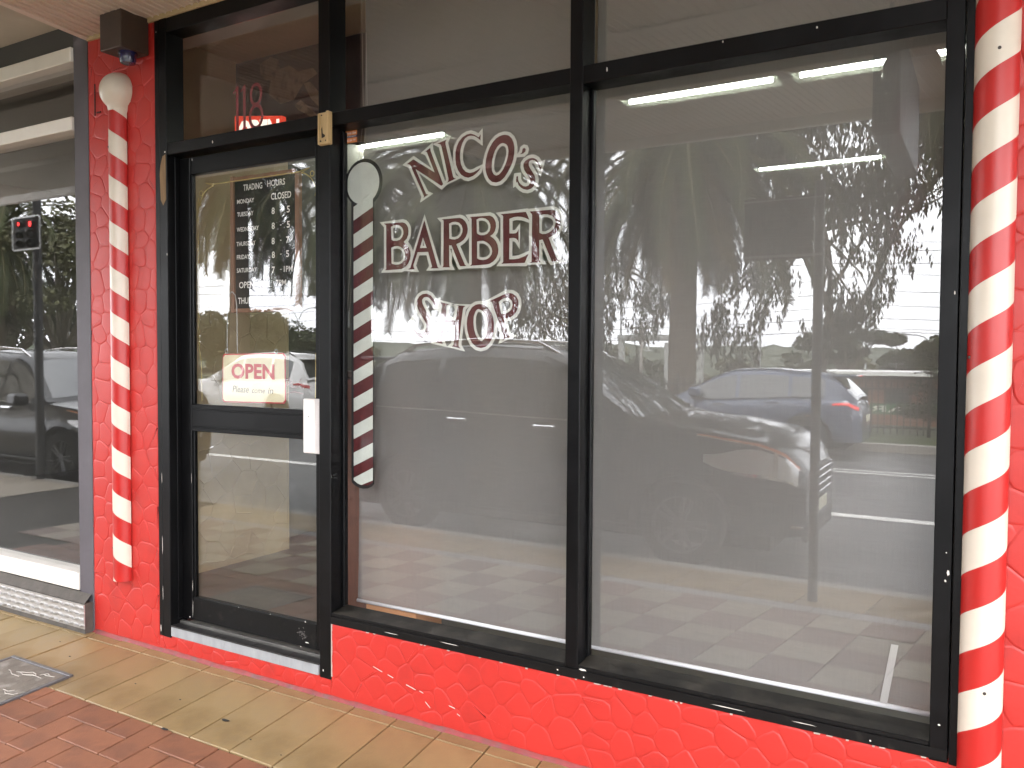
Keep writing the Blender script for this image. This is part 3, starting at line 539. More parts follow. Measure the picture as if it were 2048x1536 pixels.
# upper building front above the awning, and the awning next door
ub = thing('upper_facade', (-1, .1, 3.27), 'rendered upper storey above the awnings of the shops', 'building')
b = MB(); b.box(-30, 12, .162, 14, 3.56, 7.5); b.box(-30, 12, .162, .4, 3.272, 3.56); b.build('render', M('upper_render', (.5, .46, .4), .8, var=.1, vs=1), ub)
nb = thing('neighbour_awning', (-7, -1.4, 3.35), 'flat pale awning soffit over the neighbouring shop', 'awning')
SOF2 = M('neighbour_soffit', (.50, .45, .37), .6, var=.12, vs=2, col2=(.36, .31, .24), cs=.9, cw=(.5, .75))
b = MB(); b.add([(-20, .1, 3.36), (xl(0)-.032, .1, 3.36), (xl(-2.55)-.032, -2.55, 3.36), (-20, -2.55, 3.36), (-20, .1, 3.42), (xl(0)-.032, .1, 3.42), (xl(-2.55)-.032, -2.55, 3.42), (-20, -2.55, 3.42)], [(0, 3, 2, 1), (4, 5, 6, 7), (0, 1, 5, 4), (1, 2, 6, 5), (2, 3, 7, 6), (3, 0, 4, 7)])
b.build('soffit_sheet', SOF2, nb)
b = MB()
for y in (-.55, -1.7): b.box(-20, -4.3-SK*y, y-.06, y+.02, 3.31, 3.358)
b.build('beam', SOF2, nb)
b = MB(); b.box(-20, xl(-2.55)-.04, -2.62, -2.555, 3.28, 3.7); b.build('fascia', MET, nb)
b = MB()
for t in (0, .09):
    b.add([(-4.42-t, -.02, 3.345), (-4.38-t, -.02, 3.345), (-4.38-t+SK*2.5, -2.5, 3.345), (-4.42-t+SK*2.5, -2.5, 3.345), (-4.42-t, -.02, 3.358), (-4.38-t, -.02, 3.358), (-4.38-t+SK*2.5, -2.5, 3.358), (-4.42-t+SK*2.5, -2.5, 3.358)], [(0, 3, 2, 1), (0, 1, 5, 4), (1, 2, 6, 5), (2, 3, 7, 6), (3, 0, 4, 7)])
b.build('edge_batten', MET, nb)
# ================================================================== shopfront frame and panes
fr = thing('shopfront_frame', (-1.9, .05, .08), 'black aluminium shopfront frame holding the barber shop windows', 'window frame')
def bar(name, *boxes, mat=BLACK, par=fr, ch=.0025):
    b = MB()
    for q in boxes: b.cbox(*q, ch)
    return b.build(name, mat, par)
HZ = 3.168
bar('jamb', (-3.738, -3.703, -.004, .10, .07, 3.242), (-3.699, -3.644, -.007, .10, .07, 3.242))
bar('jamb', (-.136, -.086, -.004, .10, .325, 3.242), (-.083, -.053, -.009, .10, .325, 3.242))
bar('head', (-3.645, -.135, -.003, .10, HZ, 3.241))
bar('mullion', (-2.614, -2.546, -.0055, .10, .075, HZ+.001))
bar('mullion', (-1.370, -1.318, -.0055, .10, .37, HZ+.001))
bar('transom', (-3.645, -2.613, -.003, .10, 2.553, 2.611))
bar('transom', (-2.547, -1.369, -.003, .10, 2.553, 2.611))
bar('transom', (-1.319, -.135, -.003, .10, 2.545, 2.611))
for x0, x1 in ((-2.546, -1.369), (-1.319, -.135)):
    bar('glazing_bead', (x0, x0+.012, .07, .0985,   .395, 2.544)); bar('glazing_bead', (x0, x1, .07, .099, HZ-.02, HZ-.0005))
# sill: moulded front, sloping dusty top
SILLTOP = M('sill_dusty', (.016, .0145, .012), .55, var=.4, vs=9, col2=(.045, .04, .033), cs=7, spec=.25)
b = MB(); b.cbox(-2.5465, -.0855, -.006, .10, .331, .366, .002); b.cbox(-2.5465, -.137, -.002, .10, .3665, .381, .002)
b.build('sill', BLACK2, fr)
b = MB()
for x0, x1 in ((-2.545, -1.371), (-1.317, -.137)):
    b.add([(x0, .000, .3815), (x1, .000, .3815), (x1, .052, .386), (x0, .052, .386)], [(0, 1, 2, 3)])
    b.add([(x0, .052, .386), (x1, .052, .386), (x1, .100, .393), (x0, .100, .393)], [(0, 1, 2, 3)])
    b.add([(x0, .052, .3865), (x1, .052, .3865), (x1, .054, .3865), (x0, .054, .3865)], [(0, 1, 2, 3)])
b.build('sill_top', SILLTOP, fr)
# paint chips and screw heads on the frame
b = MB(); rr = random.Random(21)
def chip(b, x, z, w_, h_, y=-.0075):
    b.add([(x-w_, y, z), (x-w_*.3, y, z-h_), (x+w_, y, z-h_*.5), (x+w_*.6, y, z+h_*.7), (x-w_*.4, y, z+h_)], [(0, 1, 2, 3, 4)])
for x, z, a, h in ((-3.30, 2.575, .004, .008), (-3.655, 2.568, .005, .005), (-3.645, 2.05, .002, .007), (-2.59, .112, .003, .006), (-1.22, 2.578, .0025, .009), (-.50, 2.59, .003, .004), (-.80, 2.60, .002, .004), (-.097, 1.74, .002, .006), (-.096, .905, .004, .009), (-.103, .88, .003, .004), (-.102, .965, .002, .002), (-.11, .44, .004, .003), (-1.295, .372, .016, .004), (-1.4, .352, .004, .003), (-1.29, .345, .003, .003), (-1.9, .36, .05, .0012), (-2.2, .35, .04, .0012), (-.75, .35, .06, .0015), (-.5, .353, .04, .0013), (-.3, .345, .003, .003), (-3.72, .11, .003, .02), (-3.702, .55, .0015, .05), (-3.702, .9, .0015, .03), (-3.702, .3, .0015, .04), (-.056, .65, .0015, .06), (-.056, .5, .0015, .03), (-.0545, 2.53, .002, .05), (-.0545, 2.42, .003, .02), (-2.55, 2.577, .002, .003), (-3.716, 3.18, .003, .004)):
    chip(b, x, z, a, h, -.0105 if x > -.085 else -.0082)
b.build('paint_chip', CHIP, fr)
b = MB()
b.prism([(-3.697, 2.46), (-3.690, 2.505), (-3.674, 2.548), (-3.652, 2.556), (-3.650, 2.33), (-3.672, 2.30), (-3.690, 2.33), (-3.694, 2.40)], -.0085, -.0065)
b.build('bare_timber_patch', M('bare_timber', (.22, .14, .07), .8, var=.35, vs=25, stretch=(1, 1, .2)), fr)
# mortar bead between frame and red wall
b = MB(); rr = random.Random(4)
for i in range(22):
    z = .09+i*.011; b.box(-2.5462, -2.5405-rr.uniform(0, .003), -.004, .01, z, z+.0112)
for i in range(120):
    x = -2.4+i*.0195
    if rr.random() < .22: b.box(x, x+rr.uniform(.006, .0194), -.006, .0, .3285-rr.uniform(0, .0022), .3313)
b.build('mortar_bead', M('mortar', (.42, .36, .31), .9), fr)['kind'] = 'stuff'

def pane(x0, x1, z0, z1, y=.097, th=.006, mat=GLASS, par=fr, label=None):
    b = MB(); b.box(x0, x1, y, y+th, z0, z1); o = b.build('pane', mat, par)
    if label: o['label'] = label
    return o
pL = pane(-2.5455, -1.3695, .390, 2.552, label='window pane lettered for the barber shop')
pR = pane(-1.3185, -.1355, .390, 2.545, label='plain window pane nearest the right hand barber pole')
pane(-2.5455, -1.3695, 2.611, HZ); pane(-1.3185, -.1355, 2.611, HZ)
pF = pane(-3.644, -2.6145, 2.611, HZ, label='fanlight pane over the door with red street number')

# ---- signwriting on the inside of the pane
for k_, (ch, polys) in enumerate(LETTERS):
    yw = .1045+.00025*(k_ % 3)
    outer = offset_poly(polys[0], .0135, 1.9)
    hol = []
    for h in polys[1:]:
        q = offset_poly(h, -.0105, 1.6)
        a0 = sum(h[i-1][0]*h[i][1]-h[i][0]*h[i-1][1] for i in range(len(h))); a1 = sum(q[i-1][0]*q[i][1]-q[i][0]*q[i-1][1] for i in range(len(q)))
        ext = min(max(p[0] for p in h)-min(p[0] for p in h), max(p[1] for p in h)-min(p[1] for p in h))
        if a0*a1 > 0 and ext > .03: hol.append(q)
    b = MB(); b.flat([outer]+hol, yw+.0012); b.mi = 1; b.flat(polys, yw)
    o = b.build('letter', [OFFWHITE, MAROON], pL)
    o['label'] = 'maroon hand painted %s outlined in white' % ('apostrophe' if ch == 'apostrophe' else 'letter '+ch)
# painted barber pole
def circ(cx, cz, r_, n=48, sx=1.): return [(cx+r_*sx*cos(2*pi*i/n), cz+r_*sin(2*pi*i/n)) for i in range(n)]
dp = MB(); X0, X1 = -2.507, -2.395
dp.flat([[(-2.521, 2.25), (-2.521, .963), (-2.505, .950), (-2.478, .940), (-2.453, .937), (-2.425, .941), (-2.402, .951), (-2.388, .964), (-2.388, 2.25)]], .1062)
dp.flat([circ(-2.448, 2.313, .108)], .1056)
dp.mi = 1; dp.flat([circ(-2.4515, 2.3125, .0935)], .1050)
dp.mi = 2; dp.flat([[(X0, 2.218), (X0, .973), (-2.478, .955), (-2.453, .951), (-2.42, .956), (X1, .972), (X1, 2.218)]], .1058)
dp.mi = 1
z = .920; P_ = .1238
while z < 2.17:
    lo, hi = z, z+.0615
    pl = [(X0, lo), (X1, lo+.0525), (X1, hi+.0525), (X0, hi)]
    if z < 1.0: pl = [(X0, .982), (X1, 1.037), (X1, .980), (-2.462, .953), (-2.485, .959), (X0, .972)]; z = .9125
    dp.flat([pl[::-1]], .1054); z += P_
dp.build('painted_barber_pole', [PAINTBLACK, PALEGREEN, MAROON], pL)
b = MB(); b.box(-2.58, -2.476, .0955, .0965, 2.497, 2.60)
st = thing('sticker', (-2.52, .09, 2.53), 'small orange sticker at the upper left corner of the lettered pane', 'sticker')
ORANGE = M('orange_vinyl', (.62, .20, .05), .45, var=.06, vs=40)
b = MB(); b.box(-2.544, -2.478, .0940, .0965, 2.497, 2.5195); b.box(-2.544, -2.478, .0940, .0965, 2.5305, 2.5515)
b.build('backing', ORANGE, st)
b = MB(); b.box(-2.544, -2.478, .0938, .0965, 2.520, 2.530); b.build('band', M('navy_vinyl', (.03, .02, .07), .5), st)
b = MB(); text(b, 'Fields Glass', -2.534, 2.536, -2.482, 2.546, .0935, bold=.01); text(b, '24 hour glass replacement', -2.541, 2.5215, -2.480, 2.5285, .0932); text(b, '0412 841 397', -2.538, 2.503, -2.484, 2.5125, .0935, bold=.01)
b.build('lettering', M('white_vinyl', (.75, .72, .7), .5), st)
# red street number on the fanlight
RUBY = M('ruby_vinyl', (.22, .010, .025), .45)
b = MB()
def ring(cx, cz, rx, rz, w_, y, n=28):
    b.flat([[(cx+rx*cos(2*pi*i/n), cz+rz*sin(2*pi*i/n)) for i in range(n)], [(cx+(rx-w_)*cos(2*pi*i/n), cz+(rz-w_)*sin(2*pi*i/n)) for i in range(n)]], y)
for x in (-3.262, -3.212): b.flat([[(x, 2.640), (x+.018, 2.640), (x+.018, 2.865), (x+.009, 2.868), (x-.022, 2.838), (x-.014, 2.832), (x, 2.845)]], .1042)
ring(-3.123, 2.808, .043, .056, .0155, .1042); ring(-3.123, 2.702, .050, .062, .0165, .1046)
b.build('street_number', RUBY, pF)['label'] = 'ruby red number 118'

# unpainted timber block on the mullion
br = thing('timber_bracket', (-2.56, -.02, 2.47), 'bare pale timber bracket screwed to the mullion above the door', 'bracket')
TIM = M('pale_timber', (.50, .35, .17), .6, var=.2, vs=30, stretch=(1, 1, .15), col2=(.33, .22, .1), cs=20, cw=(.55, .7))
b = MB(); b.cbox(-2.598, -2.530, -.020, -.0058, 2.470, 2.612, .002); b.cbox(-2.545, -2.530, -.034, -.0203, 2.470, 2.612, .002); b.cbox(-2.598, -2.592, -.028, -.0203, 2.472, 2.608, .0015); b.cbox(-2.591, -2.546, -.026, -.0203, 2.472, 2.483, .0015)
b.build('block', TIM, br)
b = MB()
for x, z, r_ in ((-2.58, 2.600, .003), (-2.586, 2.487, .0042), (-2.555, 2.487, .0042)): b.lathe([(0, -.0225), (r_, -.0225), (r_, -.02)], (x, 0, z), 'y', 10)
b.prism([(-2.582, 2.54), (-2.577, 2.55), (-2.574, 2.52), (-2.56, 2.512), (-2.563, 2.504), (-2.58, 2.5)], -.0212, -.0203)
b.build('screw', M('dark_hole', (.02, .015, .01), .7), br)

# ================================================================== door
dr = thing('shop_door', (-3.1, .08, .15), 'black framed glass shop door with solid middle rail', 'door')
DY = .066
bar('stile', (-3.641, -3.562, DY, .105, .160, 2.545), par=dr); bar('stile', (-2.702, -2.6155, DY, .105, .160, 2.545), par=dr)
bar('rail', (-3.5615, -2.7025, DY+.001, .105, 2.457, 2.545), par=dr)
bar('rail', (-3.5615, -2.7025, DY+.001, .105, 1.146, 1.284), (-3.5615, -2.7025, DY-.002, DY+.0005, 1.262, 1.283), (-3.5615, -2.7025, DY-.002, DY+.0005, 1.147, 1.166), (-3.5615, -2.7025, DY-.001, DY+.0006, 1.172, 1.2565), par=dr, ch=.0015)
bar('rail', (-3.5615, -2.7025, DY+.001, .105, .160, .279), par=dr, mat=BLACK2)
bar('stop', (-3.6445, -3.6415, .04, .1, .16, 2.552), par=dr)
dU = pane(-3.5615, -2.7025, 1.2845, 2.4565, .086, .006, GLASS_CLEAN, dr); dL = pane(-3.5615, -2.7025, .2795, 1.1455, .086, .006, GLASS_CLEAN, dr)
for z0, z1 in ((1.2845, 2.4565), (.2795, 1.1455)):
    bar('glazing_bead', (-3.5615, -3.549, .073, .0855, z0, z1), par=dr)
b = MB()
for x, z, a, h in ((-3.585, .172, .004, .004), (-3.562, .22, .0012, .05), (-3.562, .34, .0012, .03), (-2.76, .186, .013, .0025), (-2.77, .283, .004, .003), (-2.8, .16, .003, .002), (-3.0, .282, .003, .0015), (-3.22, .281, .003, .0015), (-3.54, 2.53, .002, .006), (-3.564, .9, .001, .03)): chip(b, x, z, a, h, DY-.0012)
b.build('paint_chip', CHIP, dr)
b = MB(); rr = random.Random(2)
for i in range(26):
    t = rr.uniform(0, 6.28); q = rr.uniform(.0, .032); chip(b, -2.79+q*cos(t), .225+q*sin(t), rr.uniform(.002, .006), rr.uniform(.002, .005), DY-.0004)
b.build('scuff', M('grey_scuff', (.09, .085, .08), .7), dr)
# white cover over the lock
WH = M('white_powdercoat', (.78, .74, .72), .4, var=.04, vs=10)
lk = MB(); lk.cbox(-2.752, -2.640, .034, .0655, 1.088, 1.340, .004)
for x in (-2.676, -2.668, -2.660, -2.652): lk.cbox(x, x+.0035, .0305, .0343, 1.091, 1.337, .001)
lk.build('lock_cover', WH, dr)['label'] = 'white lock cover plate on the door edge'
b = MB(); b.box(-2.6705, -2.6695, .0338, .0345, 1.22, 1.33); b.lathe([(0, .0335), (.003, .0335), (.003, .035)], (-2.716, 0, 1.258), 'y', 8); b.build('lock_slot', M('lock_dark', (.1, .09, .08), .6), dr)
# gold line ornament and handwriting on the upper pane
def line(pts, w_, y, mb):
    P = [Vector(q) for q in pts]
    L_, R_ = [], []
    for i, q in enumerate(P):
        d = (P[min(i+1, len(P)-1)]-P[max(i-1, 0)]).normalized(); nn = Vector((-d.y, d.x))*w_/2
        L_.append(q+nn); R_.append(q-nn)
    n = len(P)
    mb.add([(q.x, y, q.y) for q in L_]+[(q.x, y, q.y) for q in R_], [(i, i+1, n+i+1, n+i) for i in range(n-1)])
b = MB(); gy = .0945
line([(-3.415, 2.392), (-3.478, 2.413), (-3.416, 2.401), (-2.834, 2.401), (-2.764, 2.414), (-2.816, 2.396)], .0042, gy, b)
arc = lambda pts, n=14: [tuple((1-t)**2*Vector(pts[0])+2*t*(1-t)*Vector(pts[1])+t*t*Vector(pts[2])) for t in [i/n for i in range(n+1)]]
line(arc([(-3.415, 2.392), (-3.50, 2.385), (-3.522, 2.300)]), .0038, gy+.0002, b)
line([(-3.522, 2.300), (-3.533, 2.345), (-3.536, 2.26), (-3.535, 1.62), (-3.533, 1.56), (-3.519, 1.51), (-3.515, 1.30)], .0042, gy+.0004, b)
line(arc([(-2.816, 2.396), (-2.75, 2.385), (-2.722, 2.31)]), .0038, gy+.0002, b)
line([(-2.722, 2.31), (-2.731, 2.28), (-2.713, 2.335), (-2.712, 1.60), (-2.728, 1.545), (-2.732, 1.30)], .0042, gy+.0004, b)
for cx, cz in ((-3.512, 2.363), (-2.748, 2.385)): line(circ(cx, cz, .012, 20)+[(cx+.012, cz)], .0035, gy+.0006, b)
b.build('gold_line', GOLD, dU)
b = MB(); INK = M('red_ink', (.12, .006, .012), .5); py = .0948
strokes = [[(-2.927, 1.418), (-2.915, 1.428), (-2.89, 1.424), (-2.884, 1.412), (-2.90, 1.402), (-2.912, 1.402)], [(-2.925, 1.372), (-2.912, 1.405), (-2.892, 1.438)], [(-2.888, 1.405), (-2.886, 1.39), (-2.876, 1.387), (-2.866, 1.405), (-2.869, 1.39), (-2.864, 1.386)], [(-2.846, 1.407), (-2.858, 1.402), (-2.848, 1.392), (-2.856, 1.384), (-2.862, 1.387)], [(-2.826, 1.43), (-2.842, 1.384), (-2.832, 1.398), (-2.823, 1.396), (-2.822, 1.386), (-2.812, 1.382), (-2.806, 1.39)], [(-2.914, 1.356), (-2.87, 1.366), (-2.84, 1.364), (-2.81, 1.358)]]
for k_, s_ in enumerate(strokes): line(s_, .004, py+.0002*k_, b)
b.build('handwriting', INK, dU)['label'] = 'handwritten word Push in dark red'
# tiled door step
ds = thing('door_step', (-3.1, 0, .08), 'tiled door step with grey front and dark tread below the shop door', 'step')
b = MB(); b.box(-3.643, -2.616, .004, .16, .070, .1275); b.build('bed', M('step_bed', (.2, .19, .18), .9), ds)
GT = M('grey_tile', (.30, .31, .32), .5, var=.15, vs=25, stretch=(1, 1, .3)); BT = M('dark_tile', (.022, .02, .02), .4, var=.3, vs=14)
for x0, x1 in ((-3.643, -3.625), (-3.6245, -3.245), (-3.2445, -2.870), (-2.8695, -2.622)):
    b = MB(); b.cbox(x0, x1, -.006, .0038, .081, .1285, .001); b.build('tile', GT, ds)
for x0, x1 in ((-3.643, -3.312), (-3.311, -3.055), (-3.054, -2.812), (-2.811, -2.617)):
    b = MB(); b.cbox(x0, x1, -.008, .046, .1290, .1365, .001); b.build('tread_tile', BT, ds)
b = MB(); b.cbox(-3.643, -2.617, .0465, .066, .129, .150, .003); b.build('threshold', M('threshold_alloy', (.12, .115, .105), .5, metal=.5, var=.3, vs=8), ds)

# ================================================================== barber poles
def half_pole(name, xc, z0, z1, hand, phase, pitch, label, ball):
    t = thing(name, (xc, 0, z0), label, 'barber pole', None)
    m = helix_mat(name+'_stripes', RED_POLE, WHITE_POLE, pitch, hand, phase)
    R_ = .0575
    b = MB(); n = 28; hs_ = [z0, z1]
    prof = []
    for z in hs_:
        for i in range(n+1):
            t_ = -pi*i/n; prof.append((xc+R_*cos(t_), R_*sin(t_)-.006, z))
    fs = [(i, i+1, n+2+i, n+1+i) for i in range(n)]+[tuple(range(n+1)), tuple(range(n+1, 2*n+2))[::-1]]
    b.add(prof, fs); b.build('shaft', m, t, auto=40)
    if ball:
        wb = M('ball_white', WHITE_POLE, .3, var=.04, vs=6, col2=(.45, .42, .37), cs=5, cw=(.66, .8))
        b = MB(); pr = [(.0545, -.112)]+[(.0985*sin(a), -.0985*cos(a)) for a in [pi*(.21+.79*i/20) for i in range(21)]]
        b.lathe(pr, (xc, -.008, z1+.098), 'z', 36); b.build('ball', wb, t, smooth=True)
    b = MB()
    for z, dx in ball_screws[name]:
        y = -sqrt(R_**2-dx**2)-.006; b.lathe([(0, y-.004), (.004, y-.0035), (.0055, y+.002)], (xc+dx, 0, z), 'y', 10)
    b.build('screw', M('screw_head', (.06, .05, .045), .5, metal=.6), t)
    return t
ball_screws = {'barber_pole': [(2.63, -.03), (.50, -.04)], 'tall_barber_pole': [(2.42, .005), (1.55, -.05), (.58, .01)]}
half_pole('barber_pole', -4.0175, .325, 2.825, 1, .974, .238, 'red and white barber pole with white ball on top beside the door', True)
half_pole('tall_barber_pole', -.004, .02, 3.25, -1, .56, .2365, 'tall red and white half round barber pole at the right edge', False)

# ================================================================== alarm box under the soffit
al = thing('alarm_box', (-3.86, -.08, 3.03), 'brown alarm box with blue strobe lamp under the soffit', 'alarm')
b = MB(); b.cbox(-3.945, -3.775, -.165, -.006, 3.072, 3.258, .004); b.build('housing', M('brown_enamel', (.05, .03, .021), .5, var=.2, vs=8, bump=.08, bs=40), al)
b = MB(); b.lathe([(.0, -.045), (.034, -.043), (.040, -.028), (.041, 0), (.046, .0), (.046, .012)], (-3.835, -.085, 3.061), 'z', 28); b.build('strobe', M('blue_lens', (.02, .018, .07), .15, coat=.5), al, auto=40)

# ================================================================== neighbouring shopfront
nf = thing('neighbour_shopfront', (-6, .03, .1), 'neighbouring shop window with white rails and grey post', 'shopfront')
GREYPOST = M('grey_post_paint', (.085, .075, .085), .6, var=.15, vs=5, bump=.15, bs=40)
b = MB(); b.cbox(-4.428, -4.3005, -.004, .12, -.05, 3.36, .003); b.build('post', GREYPOST, nf)
WR = M('white_rail', (.80, .75, .68), .45, var=.05, vs=6)
for z0, z1, y0 in ((3.150, 3.232, -.02), (2.778, 2.852, -.02), (.203, .302, -.012)):
    b = MB(); b.cbox(-9, -4.4285, y0, .10, z0, z1, .004); b.build('rail', WR, nf)
b = MB(); b.box(-9, -4.4285, .05, .056, .302, 2.778); b.build('pane', GLASS_CLEAN, nf)
b = MB(); b.box(-9, -4.4285, .05, .056, 2.852, 3.150); b.build('pane', GLASS_CLEAN, nf)
b = MB(); b.box(-9, -4.4285, .0, .11, 3.233, 3.36); b.build('head_panel', M('dark_head', (.05, .045, .04), .6), nf)
b = MB(); b.box(-9, -4.31, -.052, .10, -.1, .155); b.add([(-9, -.052, .156), (-4.31, -.052, .156), (-4.31, -.012, .200), (-9, -.012, .200)], [(0, 1, 2, 3)])
b.build('plinth', M('dark_mortar', (.085, .075, .065), .9, var=.3, vs=10, bump=.8, bs=50), nf)
CHK = M('checker_plate', (.52, .51, .50), .35, metal=.75, var=.1, vs=10)
b = MB(); b.box(-9, -4.305, -.0575, -.0535, .015, .150); cp = b.build('kick_plate', CHK, nf)
b = MB(); i = 0; x = -6.2
while x < -4.32:
    for j in range(4):
        z = .03+j*.033; s_ = 1 if (i+j) % 2 else -1; xx = x
        for q in (-.013, 0, .013):
            ax, az3 = xx+q, z-q*s_*.0
            d = .012
            b.add([(ax-d, -.0577, az3-d*s_), (ax-d+.005, -.0577, az3-d*s_), (ax+d+.005, -.0577, az3+d*s_), (ax+d, -.0577, az3+d*s_), (ax+.0025, -.0635, az3)], [(0, 1, 4), (1, 2, 4), (2, 3, 4), (3, 0, 4)])
    x += .048; i += 1
b.build('tread_pattern', CHK, cp)
# ================================================================== inside the shop
FLZ = .15
TILEF = M('shop_floor_tile', (.12, .10, .08), .4, var=.2, vs=4)
b = MB(); b.box(-4.75, .6, .165, 6.95, FLZ-.05, FLZ); fl = tag(b.build('floor', TILEF), kind='structure')
b = MB(); b.box(-4.9, .7, .165, 7.1, 3.45, 3.55); tag(b.build('ceiling', M('shop_ceiling', (.55, .46, .32), .8, var=.05)), kind='structure')
b = MB(); b.box(-4.42, -4.32, .165, 1.50, FLZ, 3.449); b.box(-4.75, -4.62, 1.4, 7.0, FLZ, 3.449); b.box(-4.75, -4.42, 1.39, 1.5, FLZ, 3.449); wl = tag(b.build('wall_left', CREAM), kind='structure')
b = MB(); b.box(.5, .62, .165, 7.0, FLZ, 3.449); tag(b.build('wall_right', CREAM), kind='structure')
b = MB(); b.box(-4.75, .62, 6.9, 7.0, FLZ, 3.449); tag(b.build('wall_back', M('back_wall_paint', (.16, .15, .135), .8, var=.1)), kind='structure')
# crazed relief on the cream wall, raised ribs
b = MB(); rr = random.Random(12)
def wcells(z0, z1, y0, y1, dy, dz, seed): return cells(y0, y1, z0, z1, dy, dz, seed, .42)
for pl in wcells(FLZ, 2.0, .2, 1.49, .17, .15, 8):
    for i in range(len(pl)):
        p, q = pl[i-1], pl[i]
        if (p[0], p[1]) < (q[0], q[1]) and rr.random() < .9:
            b.tube([(-4.3215, p[0], p[1]), (-4.3205, (p[0]+q[0])/2+rr.uniform(-.005, .005), (p[1]+q[1])/2), (-4.3215, q[0], q[1])], .0045, 5, False)
b.build('crazed_rib', CREAM, wl)
# fluorescent battens
TUBE = M('fluorescent_tube', (.95, 1.0, .88), .4, emit=11)
LB = M('batten_white', (.26, .28, .24), .5, var=.05)
def batten(x0, x1, y, z, label):
    t = thing('ceiling_light', ((x0+x1)/2, y, z), label, 'ceiling light', 'fluorescent ceiling lights in the shop')
    b = MB(); b.add([(x0, y-.10, z-.055), (x1, y-.10, z-.055), (x1, y-.04, z), (x0, y-.04, z), (x0, y+.10, z-.055), (x1, y+.10, z-.055), (x1, y+.04, z), (x0, y+.04, z)], [(0, 1, 2, 3), (7, 6, 5, 4), (3, 2, 6, 7), (0, 3, 7, 4), (1, 5, 6, 2)]); b.build('reflector', LB, t)
    b = MB(); b.tube([(x0+.04, y-.03, z-.05), (x1-.04, y-.03, z-.05)], .016, 10); b.build('tube', TUBE, t, smooth=True)
batten(-2.14, -1.14, 2.40, 3.27, 'lit fluorescent light, left of the two end to end behind the plain pane')
batten(-1.06, .10, 2.40, 3.27, 'lit fluorescent light, right of the two end to end behind the plain pane')
batten(-1.87, -.79, 4.80, 3.27, 'lit fluorescent light deepest in the shop')
batten(-4.58, -3.6, 2.46, 3.27, 'lit fluorescent light seen past the left edge of the lettered pane')

# roller blinds
BL = blind_mat('blind_mesh', (.275, .265, .252), .20)
def blind(x0, x1, xt, label):
    t = thing('roller_blind', ((x0+x1)/2, .175, .4), label, 'blind', 'grey mesh roller blinds')
    b = MB(); n = 14; vs = []
    rr2 = random.Random(int(-x0*100))
    for j in range(n+1):
        z = .402+(3.28-.402)*j/n; xa = x0+(xt-x0)*j/n
        for i in range(13):
            x = xa+(x1-xa)*i/12; vs.append((x, .172+.004*sin(i*.9+x0)*(1-j/n)+.002*sin(j*1.7+i), z))
    b.add(vs, [(j*13+i, j*13+i+1, (j+1)*13+i+1, (j+1)*13+i) for j in range(n) for i in range(12)]); b.build('fabric', BL, t, smooth=True)
    b = MB(); b.tube([(x0-.004, .172, .396), (x1, .172, .396)], .0085, 10); b.build('bottom_rail', M('rail_white', (.85, .86, .88), .25), t, smooth=True)
    b = MB(); b.tube([(x0-.02, .19, 3.30), (x1, .19, 3.30)], .03, 12); b.build('roller', M('roller_alloy', (.5, .5, .5), .4, metal=.6), t, smooth=True)
    return t
TAPE = M('tape_white', (.46, .46, .44), .6)
bl1 = blind(-2.538, -1.350, -2.488, 'grey mesh roller blind behind the lettered pane')
bl2 = blind(-1.340, -.100, -1.340, 'grey mesh roller blind behind the plain pane')
b = MB(); b.add([(-.293, .166, .405), (-.270, .166, .405), (-.240, .166, .606), (-.262, .166, .606)], [(0, 1, 2, 3)]); b.build('tape_strip', TAPE, bl2)
b = MB()
def beads(pts, r_=.0026, gap=.009):
    P = [Vector(q) for q in pts]
    for a, c_ in zip(P, P[1:]):
        n = max(1, int((c_-a).length/gap))
        for i in range(n):
            q = a.lerp(c_, i/n); b.add([q+Vector(v)*r_ for v in ((1,0,0),(-1,0,0),(0,1,0),(0,-1,0),(0,0,1),(0,0,-1))], [(0,2,4),(2,1,4),(1,3,4),(3,0,4),(2,0,5),(1,2,5),(3,1,5),(0,3,5)])
beads([(-2.500, .15, 3.25), (-2.486, .15, 2.63), (-2.545, .15, 2.19), (-2.585, .15, 1.74)]); beads([(-2.476, .15, 3.25), (-2.464, .15, 2.63), (-2.53, .15, 2.15), (-2.57, .15, 1.74)])
b.build('bead_chain', M('chain_white', (.6, .58, .52), .4), bl1)
b = MB(); b.cbox(-2.595, -2.570, .145, .155, 1.67, 1.745, .002); b.build('chain_weight', M('clear_plastic', (.25, .25, .24), .2), bl1)
# joinery seen in the gap beside the blind, and a carton against the blind
cb = thing('timber_bench', (-2.5, .8, FLZ), 'reddish brown timber bench end behind the lettered pane', 'bench')
WOODR = M('redbrown_timber', (.16, .065, .04), .5, var=.25, vs=10, stretch=(4, 4, .6))
b = MB(); b.cbox(-2.95, -2.62, .45, .75, FLZ, 1.42, .006); b.build('end_panel', WOODR, cb)
b = MB(); b.cbox(-2.97, -2.60, .42, .78, 1.425, 1.46, .005); b.build('top', M('bench_top', (.08, .05, .035), .4), cb)
ct = thing('timber_box', (-2.4, .26, .3), 'pale orange timber box standing against the blind', 'box')
WOODO = M('orange_timber', (.75, .36, .16), .6, var=.12, vs=8)
b = MB(); b.cbox(-2.512, -2.22, .195, .40, FLZ, .70, .004); b.build('carcase', WOODO, ct)
b = MB(); b.cbox(-2.522, -2.21, .187, .41, .7005, .715, .003); b.build('lid', WOODO, ct)

